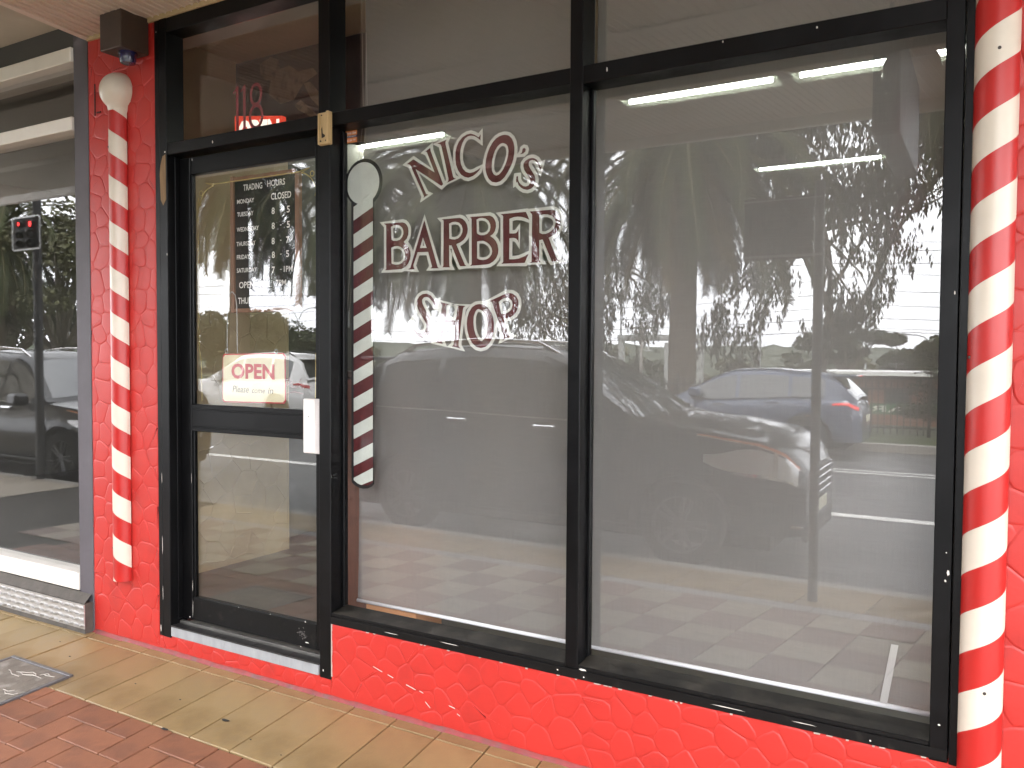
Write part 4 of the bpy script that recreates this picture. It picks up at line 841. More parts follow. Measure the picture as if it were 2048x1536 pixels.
# barber pole lamp inside the window
lp = thing('barber_pole_lamp', (-.255, .34, 1.52), 'striped barber pole lamp with domed cap standing behind the plain pane', 'lamp')
b = MB(); b.lathe([(0, .10), (.035, .094), (.068, .072), (.088, .035), (.094, 0), (.094, -.05), (.066, -.062), (.06, -.09)], (-.255, .34, 2.515), 'z', 28); b.build('cap', M('lamp_cap', (.7, .68, .63), .3, metal=.3), lp, smooth=True)
b = MB(); b.lathe([(.056, 1.66), (.056, 2.43)], (-.255, .34, 0), 'z', 28); b.build('cylinder', helix_mat('lamp_stripes', (.30, .03, .04), (.42, .40, .38), .42, -1, .1), lp, smooth=True)
b = MB(); b.lathe([(.06, .14), (.075, .13), (.075, .08), (.06, .05), (.04, .01), (0, 0)], (-.255, .34, 1.525), 'z', 28); b.build('base_cap', M('lamp_base', (.5, .48, .44), .25, metal=.4), lp, smooth=True)

# ---- signs hanging inside the door
bd = thing('trading_hours_board', (-3.11, .14, 1.76), 'black letter board of trading hours in a timber frame behind the door glass', 'sign')
FRM = M('board_timber', (.20, .09, .045), .5, var=.2, vs=20, stretch=(1, 1, .2))
b = MB(); b.box(-3.342, -2.885, .150, .160, 1.762, 2.432); b.build('panel', M('board_felt', (.012, .012, .012), .9, stretch=(1, 1, 60), var=.3, vs=3), bd)
for nm, q in (('frame_side', (-3.350, -3.326, .138, .165, 1.752, 2.440)), ('frame_side', (-2.903, -2.878, .138, .165, 1.752, 2.420)), ('frame_side', (-3.3255, -2.9035, .139, .165, 2.412, 2.434)), ('frame_side', (-3.3255, -2.9035, .139, .165, 1.753, 1.774))):
    b = MB(); b.cbox(*q, .003); b.build(nm, FRM, bd)
LW = M('letter_white', (.80, .78, .74), .5)
rows = [('TRADING', -3.262, 2.362, -3.13, 2.393), ('HOURS', -3.095, 2.366, -2.975, 2.397), ('MONDAY', -3.308, 2.300, -3.187, 2.322), ('CLOSED', -3.07, 2.300, -2.935, 2.332), ('TUESDAY', -3.308, 2.236, -3.192, 2.258), ('8', -3.066, 2.230, -3.046, 2.262), ('-', -3.01, 2.245, -3.0, 2.248), ('5', -2.964, 2.230, -2.944, 2.262), ('WEDNESDAY', -3.311, 2.160, -3.156, 2.182), ('8', -3.066, 2.157, -3.046, 2.189), ('-', -3.01, 2.172, -3.0, 2.175), ('5', -2.964, 2.157, -2.944, 2.189), ('THURSDAY', -3.314, 2.088, -3.179, 2.110), ('8', -3.067, 2.083, -3.047, 2.115), ('-', -3.01, 2.098, -3.0, 2.101), ('7', -2.97, 2.083, -2.950, 2.115), ('FRIDAY', -3.312, 2.022, -3.221, 2.044), ('8', -3.066, 2.016, -3.046, 2.048), ('-', -3.01, 2.031, -3.0, 2.034), ('5', -2.97, 2.016, -2.950, 2.048), ('SATURDAY', -3.313, 1.955, -3.171, 1.977), ('7', -3.066, 1.942, -3.046, 1.974), ('-', -3.01, 1.957, -3.0, 1.960), ('1PM', -2.985, 1.945, -2.928, 1.973), ('OPEN', -3.297, 1.876, -3.19, 1.908), ('TILL', -3.158, 1.876, -3.08, 1.908), ('7PM', -3.04, 1.880, -2.971, 1.908), ('THURSDAY', -3.305, 1.797, -3.118, 1.829), ('NIGHTS', -3.08, 1.797, -2.946, 1.829)]
b = MB()
for t_, x0, z0, x1, z1 in rows: text(b, t_, x0, z0, x1, z1, .148, bold=.012)
b.build('letters', LW, bd)
os_ = thing('open_sign', (-3.15, .11, 1.3), 'cream plastic sign with red border reading OPEN Please come in', 'sign')
CRS = M('cream_sign', (.72, .66, .44), .35, var=.03, vs=6); REDS = M('sign_red', (.46, .022, .03), .4); BKS = M('sign_black', (.012, .012, .012), .5)
def sign_outline(g): return [(-3.371+g+.012, 1.545-g), (-2.934-g-.012, 1.551-g), (-2.934-g, 1.539-g), (-2.931-g, 1.318+g), (-2.943-g, 1.306+g), (-3.362+g, 1.299+g), (-3.375+g, 1.311+g), (-3.371+g, 1.533-g)]
b = MB(); b.prism(sign_outline(0), .105, .107); b.build('border', REDS, os_)
b = MB(); b.prism(sign_outline(.0065), .1035, .1048); b.build('face', CRS, os_)
b = MB(); text(b, 'OPEN', -3.306, 1.420, -3.004, 1.497, .103, bold=.035); b.build('heading', REDS, os_)
b = MB(); text(b, 'Please', -3.298, 1.352, -3.182, 1.386, .103, shear=.22, bold=.006); text(b, 'come', -3.16, 1.352, -3.07, 1.371, .103, shear=.22, bold=.006); text(b, 'in', -3.05, 1.352, -3.013, 1.381, .103, shear=.22, bold=.006)
b.build('caption', BKS, os_)
b = MB(); b.tube([(-3.337, .11, 1.545), (-3.343, .11, 1.593), (-3.341, .11, 1.789), (-3.33, .11, 1.838), (-3.306, .11, 1.858), (-3.283, .11, 1.84), (-3.272, .11, 1.788), (-3.269, .11, 1.545)], .0022, 6)
for x in (-3.337, -2.99): b.lathe([(.010, -.002), (.013, 0), (.010, .002), (.008, 0)], (x, .1, 1.558), 'y', 14)
b.build('hanger', M('clear_hanger', (.45, .45, .43), .2), os_)
# neon style sign and big framed picture inside
ne = thing('lit_open_sign', (-3.4, .62, 2.7), 'red lit sign reading OPEN high inside above the door', 'sign')
b = MB(); b.prism([(-3.835, 2.70), (-3.455, 2.66), (-3.455, 2.875), (-3.835, 2.925)], .60, .63)
REDL = M('lit_red', (.75, .06, .03), .4, emit=.09); WHL = M('lit_white', (.9, .85, .7), .4, emit=.16)
b.build('panel', REDL, ne)
b = MB(); text(b, 'OPEN', -3.80, 2.745, -3.475, 2.897, .598, bold=.045, tilt=-.035); b.build('lettering', WHL, ne)
po = thing('poster', (-3.7, 1.05, 2.9), 'large dark poster with pale bone-like shapes high on the inside partition', 'poster')
b = MB(); b.box(-4.32, -2.9, 1.04, 1.07, 2.82, 3.44); b.build('sheet', M('poster_plum', (.045, .032, .034), .5, var=.3, vs=5, col2=(.06, .05, .048), cs=3), po)
BONE = M('poster_bone', (.26, .22, .15), .6, var=.35, vs=14, col2=(.08, .06, .05), cs=18, cw=(.5, .68))
b = MB()
def blob(pts, y): b.flat([pts], y)
for k_, pts in enumerate(([(-4.10, 3.40), (-4.00, 3.43), (-3.93, 3.40), (-3.92, 3.33), (-3.97, 3.28), (-4.05, 3.29), (-4.09, 3.33)], [(-3.99, 3.33), (-3.84, 3.35), (-3.76, 3.30), (-3.64, 3.30), (-3.60, 3.26), (-3.72, 3.22), (-3.80, 3.13), (-3.92, 3.12), (-4.02, 3.2)], [(-3.72, 3.22), (-3.66, 3.22), (-3.55, 3.10), (-3.44, 3.03), (-3.46, 2.99), (-3.56, 3.03), (-3.66, 3.12)], [(-3.80, 3.10), (-3.74, 3.12), (-3.66, 3.06), (-3.58, 2.99), (-3.61, 2.97), (-3.70, 3.03), (-3.76, 3.06)], [(-3.58, 2.99), (-3.50, 3.01), (-3.42, 2.94), (-3.40, 2.88), (-3.46, 2.87), (-3.54, 2.92)])): blob(pts, 1.038-.0003*k_)
b.build('bone_shape', BONE, po)
b = MB(); b.box(-4.32, -2.9, 1.02, 1.035, 2.80, 2.835); b.build('bottom_batten', M('poster_batten', (.12, .09, .06), .6), po)
# dark room behind the neighbouring window
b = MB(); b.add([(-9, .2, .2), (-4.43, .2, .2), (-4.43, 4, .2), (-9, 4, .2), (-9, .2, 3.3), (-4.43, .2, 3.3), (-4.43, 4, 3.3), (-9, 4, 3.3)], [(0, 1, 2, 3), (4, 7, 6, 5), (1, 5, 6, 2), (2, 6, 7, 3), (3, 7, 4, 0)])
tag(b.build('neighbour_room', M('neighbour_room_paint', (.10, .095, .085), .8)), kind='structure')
# ================================================================== vehicles on the road (seen in the glass)
TYRE = M('tyre_rubber', (.012, .012, .012), .8); RIM = M('alloy_rim', (.10, .10, .105), .35, metal=.8)
CGL = M('car_glass', (.03, .034, .034), .02, spec=1.0, coat=1.0); CHROME = M('chrome', (.85, .85, .86), .08, metal=1)
LENS = M('headlamp_lens', (.72, .72, .72), .25, metal=.25, coat=1.0); AMB = M('amber_lens', (.65, .18, .05), .2); TAIL = M('tail_lens', (.35, .01, .012), .15, coat=.5)
TAILLIT = M('tail_lens_lit', (.7, .02, .02), .2, emit=.35); PLAST = M('black_trim', (.014, .014, .015), .5); UNDER = M('underbody', (.008, .008, .008), .9)
def make_car(name, loc, rz, label, paint, zt, wt, zr, wheels, glassx, roofw=.62, basew=.86, ra=.40, tyre=.345, rails=False, lit=False, front='suv'):
    t = bpy.data.objects.new(name, None); COL.objects.link(t); tag(t, label, 'car'); ORG[t.name] = Vector()
    x0, x1 = zt[0][0], zt[-1][0]; xs = [x0+(x1-x0)*(i/64) for i in range(65)]
    def zb(x):
        v = .23 if x0+.4 < x < x1-.4 else .30
        for xc in wheels:
            d = abs(x-xc)
            if d < ra: v = max(v, tyre+sqrt(ra*ra-d*d))
        return min(v, interp(zt, x)-.06)
    def sec(x):
        w_ = interp(wt, x); a = zb(x); h = interp(zt, x)
        m = max(a+.02, min(.62, h-.12)); s1 = max(m+.02, h-.09)
        return [(w_*.94, a), (w_*.985, a+(m-a)*.4), (w_, m), (w_*.985, s1), (w_*.93, h-.015), (w_*.80, h+.008), (w_*.4, h+.03), (0, h+.038)]
    def S(x, v):
        p = sec(x); f = v*(len(p)-1); i = min(int(f), len(p)-2); f -= i
        return (p[i][0]+(p[i+1][0]-p[i][0])*f, p[i][1]+(p[i+1][1]-p[i][1])*f)
    b = MB(); n = 8; rows = [sec(x) for x in xs]
    for sd_ in (1, -1):
        vs = [(x, sd_*y, z) for x, r_ in zip(xs, rows) for y, z in r_]
        fs = [(i*n+k, (i+1)*n+k, (i+1)*n+k+1, i*n+k+1) if sd_ > 0 else (i*n+k, i*n+k+1, (i+1)*n+k+1, (i+1)*n+k) for i in range(64) for k in range(n-1)]
        b.add(vs, fs)
    for x, r_ in ((x0, rows[0]), (x1, rows[-1])):
        b.add([(x, y, z) for y, z in r_]+[(x, -y, z) for y, z in r_[::-1][1:]], [tuple(range(2*n-1))])
    # greenhouse
    g0, g1 = zr[0][0], zr[-1][0]; gx = [g0+(g1-g0)*i/40 for i in range(41)]
    def gsec(x):
        h = interp(zt, x); r_ = max(interp(zr, x), h+.02); k = max(0, min(1, (r_-h)/.6))
        wb = min(basew, interp(wt, x)*.94); wr_ = wb+(roofw-wb)*k
        return [(wb, h-.02), (wr_+.01, h+(r_-h)*.90-.01), (wr_-.07, r_-.012), (wr_*.45, r_+.015), (0, r_+.02)]
    m_ = 5; gr = [gsec(x) for x in gx]
    for sd_ in (1, -1):
        vs = [(x, sd_*y, z) for x, r_ in zip(gx, gr) for y, z in r_]
        fs = [(i*m_+k, (i+1)*m_+k, (i+1)*m_+k+1, i*m_+k+1) if sd_ > 0 else (i*m_+k, i*m_+k+1, (i+1)*m_+k+1, (i+1)*m_+k) for i in range(40) for k in range(m_-1)]
        b.add(vs, fs)
    b.build('body', paint, t, auto=38)
    b = MB(); b.box(x0+.25, x1-.25, -.72, .72, .18, .60); b.build('underbody', UNDER, t)
    def gpatch(xa, xb, k0, t0, t1, nm, sides=(1, -1), steps=10, off=.006):
        for sd_ in sides:
            b = MB(); vs = []
            for i in range(steps+1):
                x = xa+(xb-xa)*i/steps; r_ = gsec(x); a, c_ = r_[k0], r_[k0+1]
                for q in (t0, t1): vs.append((x, sd_*(a[0]+(c_[0]-a[0])*q+off), a[1]+(c_[1]-a[1])*q+off*.3))
            b.add(vs, [(2*i, 2*i+2, 2*i+3, 2*i+1) for i in range(steps)]); b.build(nm, CGL, t, smooth=True)
    for xa, xb in glassx['side']: gpatch(xa, xb, 0, .10, .92, 'side_window')
    def spatch(xa, xb, nm):
        b = MB(); vs = []; st_ = 12
        for i in range(st_+1):
            x = xa+(xb-xa)*i/st_; r_ = gsec(x)
            for (y, z) in [(r_[2][0]*.97, r_[2][1]), (r_[3][0], r_[3][1]), (0, r_[4][1]), (-r_[3][0], r_[3][1]), (-r_[2][0]*.97, r_[2][1])]: vs.append((x, y, z+.007))
        b.add(vs, [(5*i+k, 5*i+k+1, 5*i+k+6, 5*i+k+5) for i in range(st_) for k in range(4)]); b.build(nm, CGL, t, smooth=True)
    spatch(*glassx['front'], 'windscreen'); spatch(*glassx['rear'], 'rear_window')
    # wheels
    for xc in wheels:
        for sd_ in (1, -1):
            yo = sd_*(interp(wt, xc)-.02); s_ = -sd_
            wh = MB(); wh.lathe([(.22, yo+s_*.20), (.31, yo+s_*.205), (tyre, yo+s_*.17), (tyre, yo+s_*.03), (.31, yo), (.235, yo+s_*.012)], (xc, 0, tyre), 'y', 28)
            w_ = wh.build('wheel', TYRE, t, smooth=True)
            rm = MB(); rm.lathe([(.235, yo+s_*.012), (.225, yo+s_*.02), (.22, yo+s_*.05)], (xc, 0, tyre), 'y', 28)
            for k in range(5):
                a = 2*pi*k/5
                for d in (-.16, .16):
                    p = [(xc+.05*cos(a+d*2), yo+s_*.025, tyre+.05*sin(a+d*2)), (xc+.225*cos(a+d), yo+s_*.018, tyre+.225*sin(a+d))]
                    rm.tube(p, .018, 6)
            rm.lathe([(0, yo+s_*.008), (.055, yo+s_*.012), (.055, yo+s_*.05)], (xc, 0, tyre), 'y', 14)
            rm.build('rim', RIM, w_)
            ar = MB(); ar.lathe([(ra-.005, yo-sd_*.03), (ra+.03, yo+sd_*.022), (ra+.035, yo-sd_*.01)], (xc, 0, tyre), 'y', 20, 0, pi)
            ar.build('arch_trim', PLAST, t)
    def bpatch(xa, xb, va, vb, nm, mat, off=.006, steps=8, sides=(1, -1), tip=1.):
        for sd_ in sides:
            b = MB(); vs = []
            for i in range(steps+1):
                f = i/steps; x = xa+(xb-xa)*f
                for j in range(4):
                    q = va+(vb-va)*(j/3)*(1-(1-f)*(1-tip)) if True else 0
                    y, z = S(x, q); vs.append((x+off*.4*(1 if x > 0 else -1), sd_*(y+off), z+off*.2))
            b.add(vs, [(4*i+j, 4*i+4+j, 4*i+5+j, 4*i+j+1) for i in range(steps) for j in range(3)]); b.build(nm, mat, t, smooth=True)
    E = x1
    bpatch(E-.74, E-.055, .355, .487, 'headlight', LENS, .010, tip=.2); bpatch(E-.22, E-.19, .36, .487, 'headlight_trim', CHROME, .014); bpatch(E-.50, E-.06, .345, .355, 'headlight_trim', CHROME, .014); bpatch(E-.80, E-.05, .500, .545, 'indicator', AMB, .011, tip=.4)
    bpatch(E-.80, E-.05, .487, .500, 'headlight_trim', CHROME, .014)
    bpatch(x0+.44, x0+.05, .42, .52, 'tail_light', TAILLIT if lit else TAIL, .008, tip=.3)
    b = MB(); hz = interp(zt, x1-.02)
    for z in (.58, .64, .70, .76): b.cbox(E-.02, E+.014, -.44, .44, z, z+.016, .004)
    for y in (-.46, .445): b.cbox(E-.03, E+.016, y, y+.016, .55, .80, .004)
    b.build('grille_bar', CHROME, t)
    b = MB(); b.cbox(E-.06, E+.006, -.44, .44, .555, .80, .01); b.cbox(E-.05, E+.01, -.55, .55, .24, .42, .02); b.build('grille', PLAST, t)
    b = MB(); b.cbox(E+.012, E+.02, -.20, .20, .44, .54, .003); b.cbox(x0-.02, x0-.006, -.20, .20, .62, .73, .003); b.build('number_plate', M(name+'_plate', (.7, .68, .5), .4), t)
    for sd_ in (1, -1):
        b = MB(); b.cbox(E-.26, E-.01, min(sd_*.52, sd_*.70), max(sd_*.52, sd_*.70), .37, .395, .006); b.build('fog_trim', CHROME, t)
        b = MB(); y_ = sd_*(basew+.02); b.cbox(glassx['mir']-.11, glassx['mir']+.10, min(y_, y_+sd_*.20), max(y_, y_+sd_*.20), 1.0, 1.16, .035); b.build('mirror', paint, t)
        for xh in glassx['handles']:
            y, z = S(xh, .50); b = MB(); b.cbox(xh-.11, xh+.11, min(sd_*(y-.01), sd_*(y+.03)), max(sd_*(y-.01), sd_*(y+.03)), z-.015, z+.02, .008); b.build('door_handle', paint if not rails else CHROME, t)
        # bright strip under the side windows
        b = MB(); pts = []
        for i in range(13):
            x = glassx['side'][0][0]+(glassx['side'][-1][1]-glassx['side'][0][0])*i/12; r_ = gsec(x); pts.append((x, sd_*(r_[0][0]+.008), r_[0][1]+.045))
        b.tube(pts, .008, 6); b.build('window_strip', CHROME if rails else PLAST, t)
        b = MB(); pts = [(x, sd_*(interp(wt, x)+.004), .30) for x in [x0+.95+(x1-x0-1.95)*i/8 for i in range(9)]]; b.tube(pts, .022, 6); b.build('sill_trim', PLAST, t)
        if rails:
            b = MB(); xa, xb = g0+.55, .15; pts = []
            for i in range(9):
                x = xa+(xb-xa)*i/8; r_ = gsec(x); pts.append((x, sd_*(r_[2][0]-.02), r_[2][1]+(.055 if 0 < i < 8 else .0)))
            b.tube(pts, .016, 8); b.build('roof_rail', CHROME if rails == 1 else PLAST, t)
    b = MB(); r_ = gsec(g0+.35); b.cbox(g0+.05, g0+.42, -roofw+.04, roofw-.04, r_[3][1]+.01, r_[3][1]+.05, .012); b.build('spoiler', paint, t)
    if lit:
        b = MB(); b.cbox(g0+.035, g0+.05, -.15, .15, r_[3][1]+.015, r_[3][1]+.04, .004); b.build('brake_light', TAILLIT, t)
    b = MB(); b.tube([(g0+.6, 0, gsec(g0+.6)[4][1]), (g0+.42, 0, gsec(g0+.6)[4][1]+.16)], .006, 6); b.build('aerial', PLAST, t)
    t.location = loc; t.rotation_euler = (0, 0, rz)
    return t
RZ = -.165
def paint(name, col, rough=.25, metal=.0, coat=1.0): return M(name, col, rough, metal, coat=coat, spec=.5*coat)
zt_s = [(-2.35, .80), (-2.30, .98), (-2.1, 1.07), (-1, 1.05), (.5, 1.0), (1.0, 1.05), (1.6, 1.01), (2.05, .94), (2.24, .85), (2.35, .70)]
wt_s = [(-2.35, .66), (-2.2, .84), (-1.6, .91), (0, .925), (1.5, .925), (1.95, .87), (2.22, .76), (2.35, .62)]
zr_s = [(-2.25, 1.09), (-1.98, 1.50), (-1.6, 1.67), (-.7, 1.735), (0, 1.70), (.28, 1.60), (1.08, 1.06)]
gs = {'side': [(-1.75, -1.10), (-1.03, -.12), (-.05, .74)], 'front': (.30, 1.02), 'rear': (-2.22, -1.85), 'mir': .62, 'handles': (-.75, .18)}
up = lambda tab, d: [(x, z+d) for x, z in tab]
zt_k = [(-2.35, .85), (-2.30, 1.06), (-2.1, 1.17), (-1, 1.16), (.5, 1.12), (1.0, 1.17), (1.6, 1.13), (2.05, 1.06), (2.24, .97), (2.35, .80)]
make_car('parked_suv', (-3.57, -4.33, RZ), 0, 'black parked four wheel drive nearest the shop, reflected in both windows', paint('black_car_paint', (.004, .004, .005), .2, coat=.6), zt_k, wt_s, up(zr_s, .085), (1.42, -1.36), gs, rails=1)
make_car('parked_wagon', (-11.75, -4.25, RZ), 0, 'dark grey parked wagon with roof rack reflected in the neighbouring shop window', paint('dark_grey_car_paint', (.008, .0085, .009), .25, coat=.5), zt_s, wt_s, zr_s, (1.42, -1.36), gs, rails=1)
zt_b = [(-2.12, .74), (-2.08, .92), (-1.9, 1.02), (-1, 1.0), (.4, .92), (.95, .96), (1.5, .92), (1.9, .82), (2.05, .72), (2.13, .56)]
wt_b = [(-2.12, .62), (-2.0, .79), (-1.5, .87), (0, .885), (1.4, .88), (1.85, .80), (2.02, .70), (2.13, .56)]
zr_b = [(-2.05, 1.02), (-1.75, 1.32), (-1.5, 1.42), (-.6, 1.49), (0, 1.47), (.30, 1.38), (1.05, .97)]
gb = {'side': [(-1.55, -1.02), (-.96, -.14), (-.07, .72)], 'front': (.32, 1.0), 'rear': (-2.02, -1.68), 'mir': .60, 'handles': (-.7, .2)}
make_car('blue_hatchback', (-3.92, -12.2, RZ), pi, 'blue hatchback with lit red tail lights driving on the far lane', paint('blue_car_paint', (.06, .078, .125), .3, .2), zt_b, wt_b, zr_b, (1.32, -1.26), gb, roofw=.58, basew=.82, lit=True)
make_car('white_wagon', (-16.2, -12.2, RZ), pi, 'white wagon on the far lane reflected in the door glass', paint('white_car_paint', (.62, .62, .61), .3), zt_s, wt_s, zr_s, (1.42, -1.36), gs, rails=2)
# ================================================================== street furniture
STEEL = M('grey_steel', (.10, .105, .105), .5, metal=.3, var=.15, vs=6)
GALV = M('galvanised', (.32, .33, .33), .45, metal=.6)
sp = thing('sign_post', (-.955, -2.52, GZ), 'grey steel post with square sign plate near the kerb', 'sign post')
b = MB(); b.tube([(-.955, -2.52, GZ), (-.955, -2.52, 2.64)], .031, 16); b.lathe([(.031, 0), (.028, .012), (0, .02)], (-.955, -2.52, 2.64), 'z', 16); b.build('post', STEEL, sp, auto=40)
b = MB(); b.cbox(-1.42, -.99, -2.50, -2.496, 2.17, 2.57, .0015); b.build('sign_plate', M('sign_back', (.07, .07, .072), .5, metal=.4), sp)
b = MB(); b.cbox(-1.42, -.93, -2.487, -2.485, 2.545, 2.555, .0005); b.cbox(-1.42, -.93, -2.4945, -2.486, 2.185, 2.20, .0005); b.build('clamp', GALV, sp)
hg = thing('hanging_sign', (-.46, -1.85, 2.6), 'dark box sign hanging below the awning, reflected beside the lamp', 'sign')
b = MB(); b.cbox(-.515, -.395, -2.42, -1.3, 2.60, 3.12, .01); b.build('box', M('sign_box', (.045, .03, .032), .5), hg)
b = MB()
for y in (-2.3, -1.45): b.tube([(-.455, y, 3.11), (-.455, y, 3.262)], .01, 8)
b.build('hanger', GALV, hg)
# traffic signal on the kerb
ts = thing('traffic_signal', (-10.12, -2.97, GZ), 'traffic signal with white edged board showing red, reflected in the neighbouring window', 'traffic signal')
tx, ty = -10.12, -2.85
def sigbox(): pass
b = MB(); b.tube([(tx, ty-.12, GZ), (tx, ty-.12, 3.6)],   .05, 14); b.build('pole', PLAST, ts, auto=40)
b = MB(); n = 6; cz, hw, hh, rr_ = 2.98, .30, .205, .045
def rrect(hw, hh, r_): return [(tx+sx*(hw-r_)+r_*cos(a), cz+sz*(hh-r_)+r_*sin(a)) for sx, sz, a0 in ((1, 1, 0), (-1, 1, pi/2), (-1, -1, pi), (1, -1, 1.5*pi)) for a in [a0+pi/2*i/n for i in range(n+1)]]
# target board faces the traffic: turned towards the shops in the reflection
b.prism(rrect(hw, hh, rr_), ty, ty+.01); b.build('target_board', PLAST, ts)
b = MB(); b.flat([rrect(hw, hh, rr_), rrect(hw-.022, hh-.022, rr_-.02)], ty-.004); b.v += [(x, ty+.014, z) for x, y, z in b.v]; m0 = len(b.f); k0 = len(b.v)//2; b.f += [[i+k0 for i in f[::-1]] for f in b.f[:m0]]; b.m += [0]*m0
b.build('board_edge', M('board_white', (.75, .76, .75), .5), ts)
REDSIG = M('signal_red', (1, .05, .05), .3, emit=2.0); DKL = M('signal_dark', (.02, .02, .02), .2)
for cx_, zz, m_ in ((tx+.14, cz+.10, REDSIG), (tx-.10, cz+.11, REDSIG), (tx+.14, cz-.02, DKL), (tx+.14, cz-.13, DKL), (tx-.1, cz-.02, DKL), (tx-.1, cz-.13, DKL)):
    b = MB(); rr3 = .042 if cx_ > tx else .03
    b.lathe([(0, .055), (rr3*.8, .045), (rr3, .02)], (cx_, ty, zz), 'y', 18); b.build('lamp', m_, ts, smooth=True)
    b = MB(); b.lathe([(rr3+.01, .012), (rr3+.009, .06), (rr3+.005, .012)], (cx_, ty, zz), 'y', 18); b.build('visor', PLAST, ts)

# palisade fence along the far side
FE = M('fence_black', (.012, .012, .012), .5)
fc = thing('palisade_fence', (-10, -14.7, 0), 'black steel picket fence along the far side of the road', 'fence')
b = MB()
for z in (.14, .90): b.box(-46, 12, -14.72, -14.685, z, z+.04)
b.build('rail', FE, fc)
b = MB(); b.box(-.03, .03, -.03, .03, 0, 1.15); pm = b.build('post', FE); pme = pm.data; bpy.data.objects.remove(pm)
b = MB(); b.box(-.013, .013, -.013, .013, .03, 1.02); b.add([(-.013, -.013, 1.02), (.013, -.013, 1.02), (.013, .013, 1.02), (-.013, .013, 1.02), (0, 0, 1.08)], [(0, 1, 4), (1, 2, 4), (2, 3, 4), (3, 0, 4)]); pk = b.build('picket', FE); pkm = pk.data; bpy.data.objects.remove(pk)
def kid(name, me, par, loc):
    o = bpy.data.objects.new(name, me); COL.objects.link(o); o.parent = par; o.location = Vector(loc)-ORG[par.name]; return o
for i in range(24): kid('post', pme, fc, (-46+i*2.5, -14.7, 0))
for i in range(290):
    x = -22.6+i*.125*.93
    kid('picket', pkm, fc, (x, -14.74, 0))
b = MB()
for i in range(180): 
    x = -46+i*.13
    b.box(x-.013, x+.013, -14.753, -14.727, .03, 1.06)
for i in range(20):
    x = 11.25+i*.0375 if False else 11.2+i*.04
    b.box(x-.01, x+.01, -14.753, -14.727, .03, 1.06)
o = b.build('picket_row', FE, fc); o['kind'] = 'stuff'

# lamp posts, gantry, power poles, wires beyond the railway
def lamp_post(x, y, zb, zt, arms, label):
    t = thing('street_lamp', (x, y, zb), label, 'street lamp', 'street lamps beyond the road')
    b = MB(); b.tube([(x, y, zb), (x, y, zt-1.3*arms[1])], [.16, .09], 10); b.build('pole', GALV, t, smooth=True)
    for s in arms[0]:
        L_ = arms[1]; b = MB(); b.tube([(x, y, zt-1.35*L_), (x+s*.12*L_, y, zt-.7*L_), (x+s*.5*L_, y, zt-.2*L_), (x+s*1.1*L_, y, zt), (x+s*1.8*L_, y, zt+.05)], .055, 8); b.build('arm', GALV, t, smooth=True)
        b = MB(); b.lathe([(0, -1), (.5, -.8), (.8, 0), (.5, .8), (0, 1)], (0, 0, 0), 'x', 10); b.v = [(x+s*2.1*L_+q[0]*.55*L_, y+q[1]*.22*L_, zt+.06+q[2]*.13*L_) for q in b.v]; b.build('lantern', M('lantern_grey', (.3, .3, .3), .5), t, smooth=True)
lamp_post(-76.0, -74, -3, 7.2, ((1, -1), 1.7), 'double armed street lamp reflected right of the palm trunk in the door')
lamp_post(-52.0, -74, -3, 6.6, ((1, -1), 1.7), 'double armed street lamp reflected behind the lettering')
lamp_post(-37.5, -87, -3, 13.0, ((), 1.0), 'tall plain pole reflected at the left of the plain pane')
lamp_post(-18.6, -75, -3, 6.6, ((1,), 1.2), 'single armed street lamp reflected behind the gum tree')
lamp_post(-4.35, -75, -3, 3.4, ((-1,), 1.0), 'short street lamp reflected by the right edge of the plain pane')
lamp_post(-95.0, -66, -3, 10.2, ((1,), 2.2), 'tall single armed street lamp reflected left of the palm trunk in the door')
ga = thing('rail_gantry', (-21, -62, -3), 'grey steel railway gantry beyond the road', 'gantry')
GC = M('gantry_grey', (.30, .30, .29), .6)
b = MB()
for x in (-27.0, -20.2): b.box(x-.22, x+.22, -62.2, -61.8, -3, 3.05)
b.box(-23.2, -22.9, -62.1, -61.9, -3, 2.6); b.build('leg', GC, ga)
b = MB(); b.box(-27.3, -19.9, -62.25, -61.75, 2.75, 3.25); b.build('beam', GC, ga)
b = MB(); b.tube([(-20.2, -62, .6), (-21.0, -62, 2.8)], .1, 6); b.tube([(-23.0, -62, 1.2), (-22.2, -62, 2.8)], .08, 6); b.tube([(-24.6, -62, 2.75), (-24.6, -62, 2.0)], .07, 6); b.box(-24.9, -24.3, -62.1, -61.9, 1.9, 2.0); b.build('brace', GC, ga)
def power_pole(x, y, zt, label):
    t = thing('power_pole', (x, y, -3), label, 'power pole', 'power poles beyond the railway')
    b = MB(); b.tube([(x, y, -3), (x, y, zt)], [.2, .13], 8); b.build('pole', M('weathered_timber', (.22, .2, .18), .8), t, smooth=True)
    b = MB(); b.box(x-1.1, x+1.1, y-.06, y+.06, zt-.6, zt-.45); b.box(x-.8, x+.8, y-.06, y+.06, zt-1.1, zt-.98); b.build('crossarm', M('crossarm_timber', (.2, .18, .16), .8), t)
    b = MB()
    for d in (-1, -.5, .5, 1): b.lathe([(0, .2), (.06, .15), (.06, 0)], (x+d, y, zt-.45), 'z', 8)
    b.build('insulator', GALV, t)
power_pole(-26.8, -66, 4.5, 'timber power pole behind the railway gantry')
wi = thing('overhead_wires', (-60, -45, 5), 'thin overhead wires above the railway', 'wires')
WM = M('wire_black', (.03, .03, .03), .6)
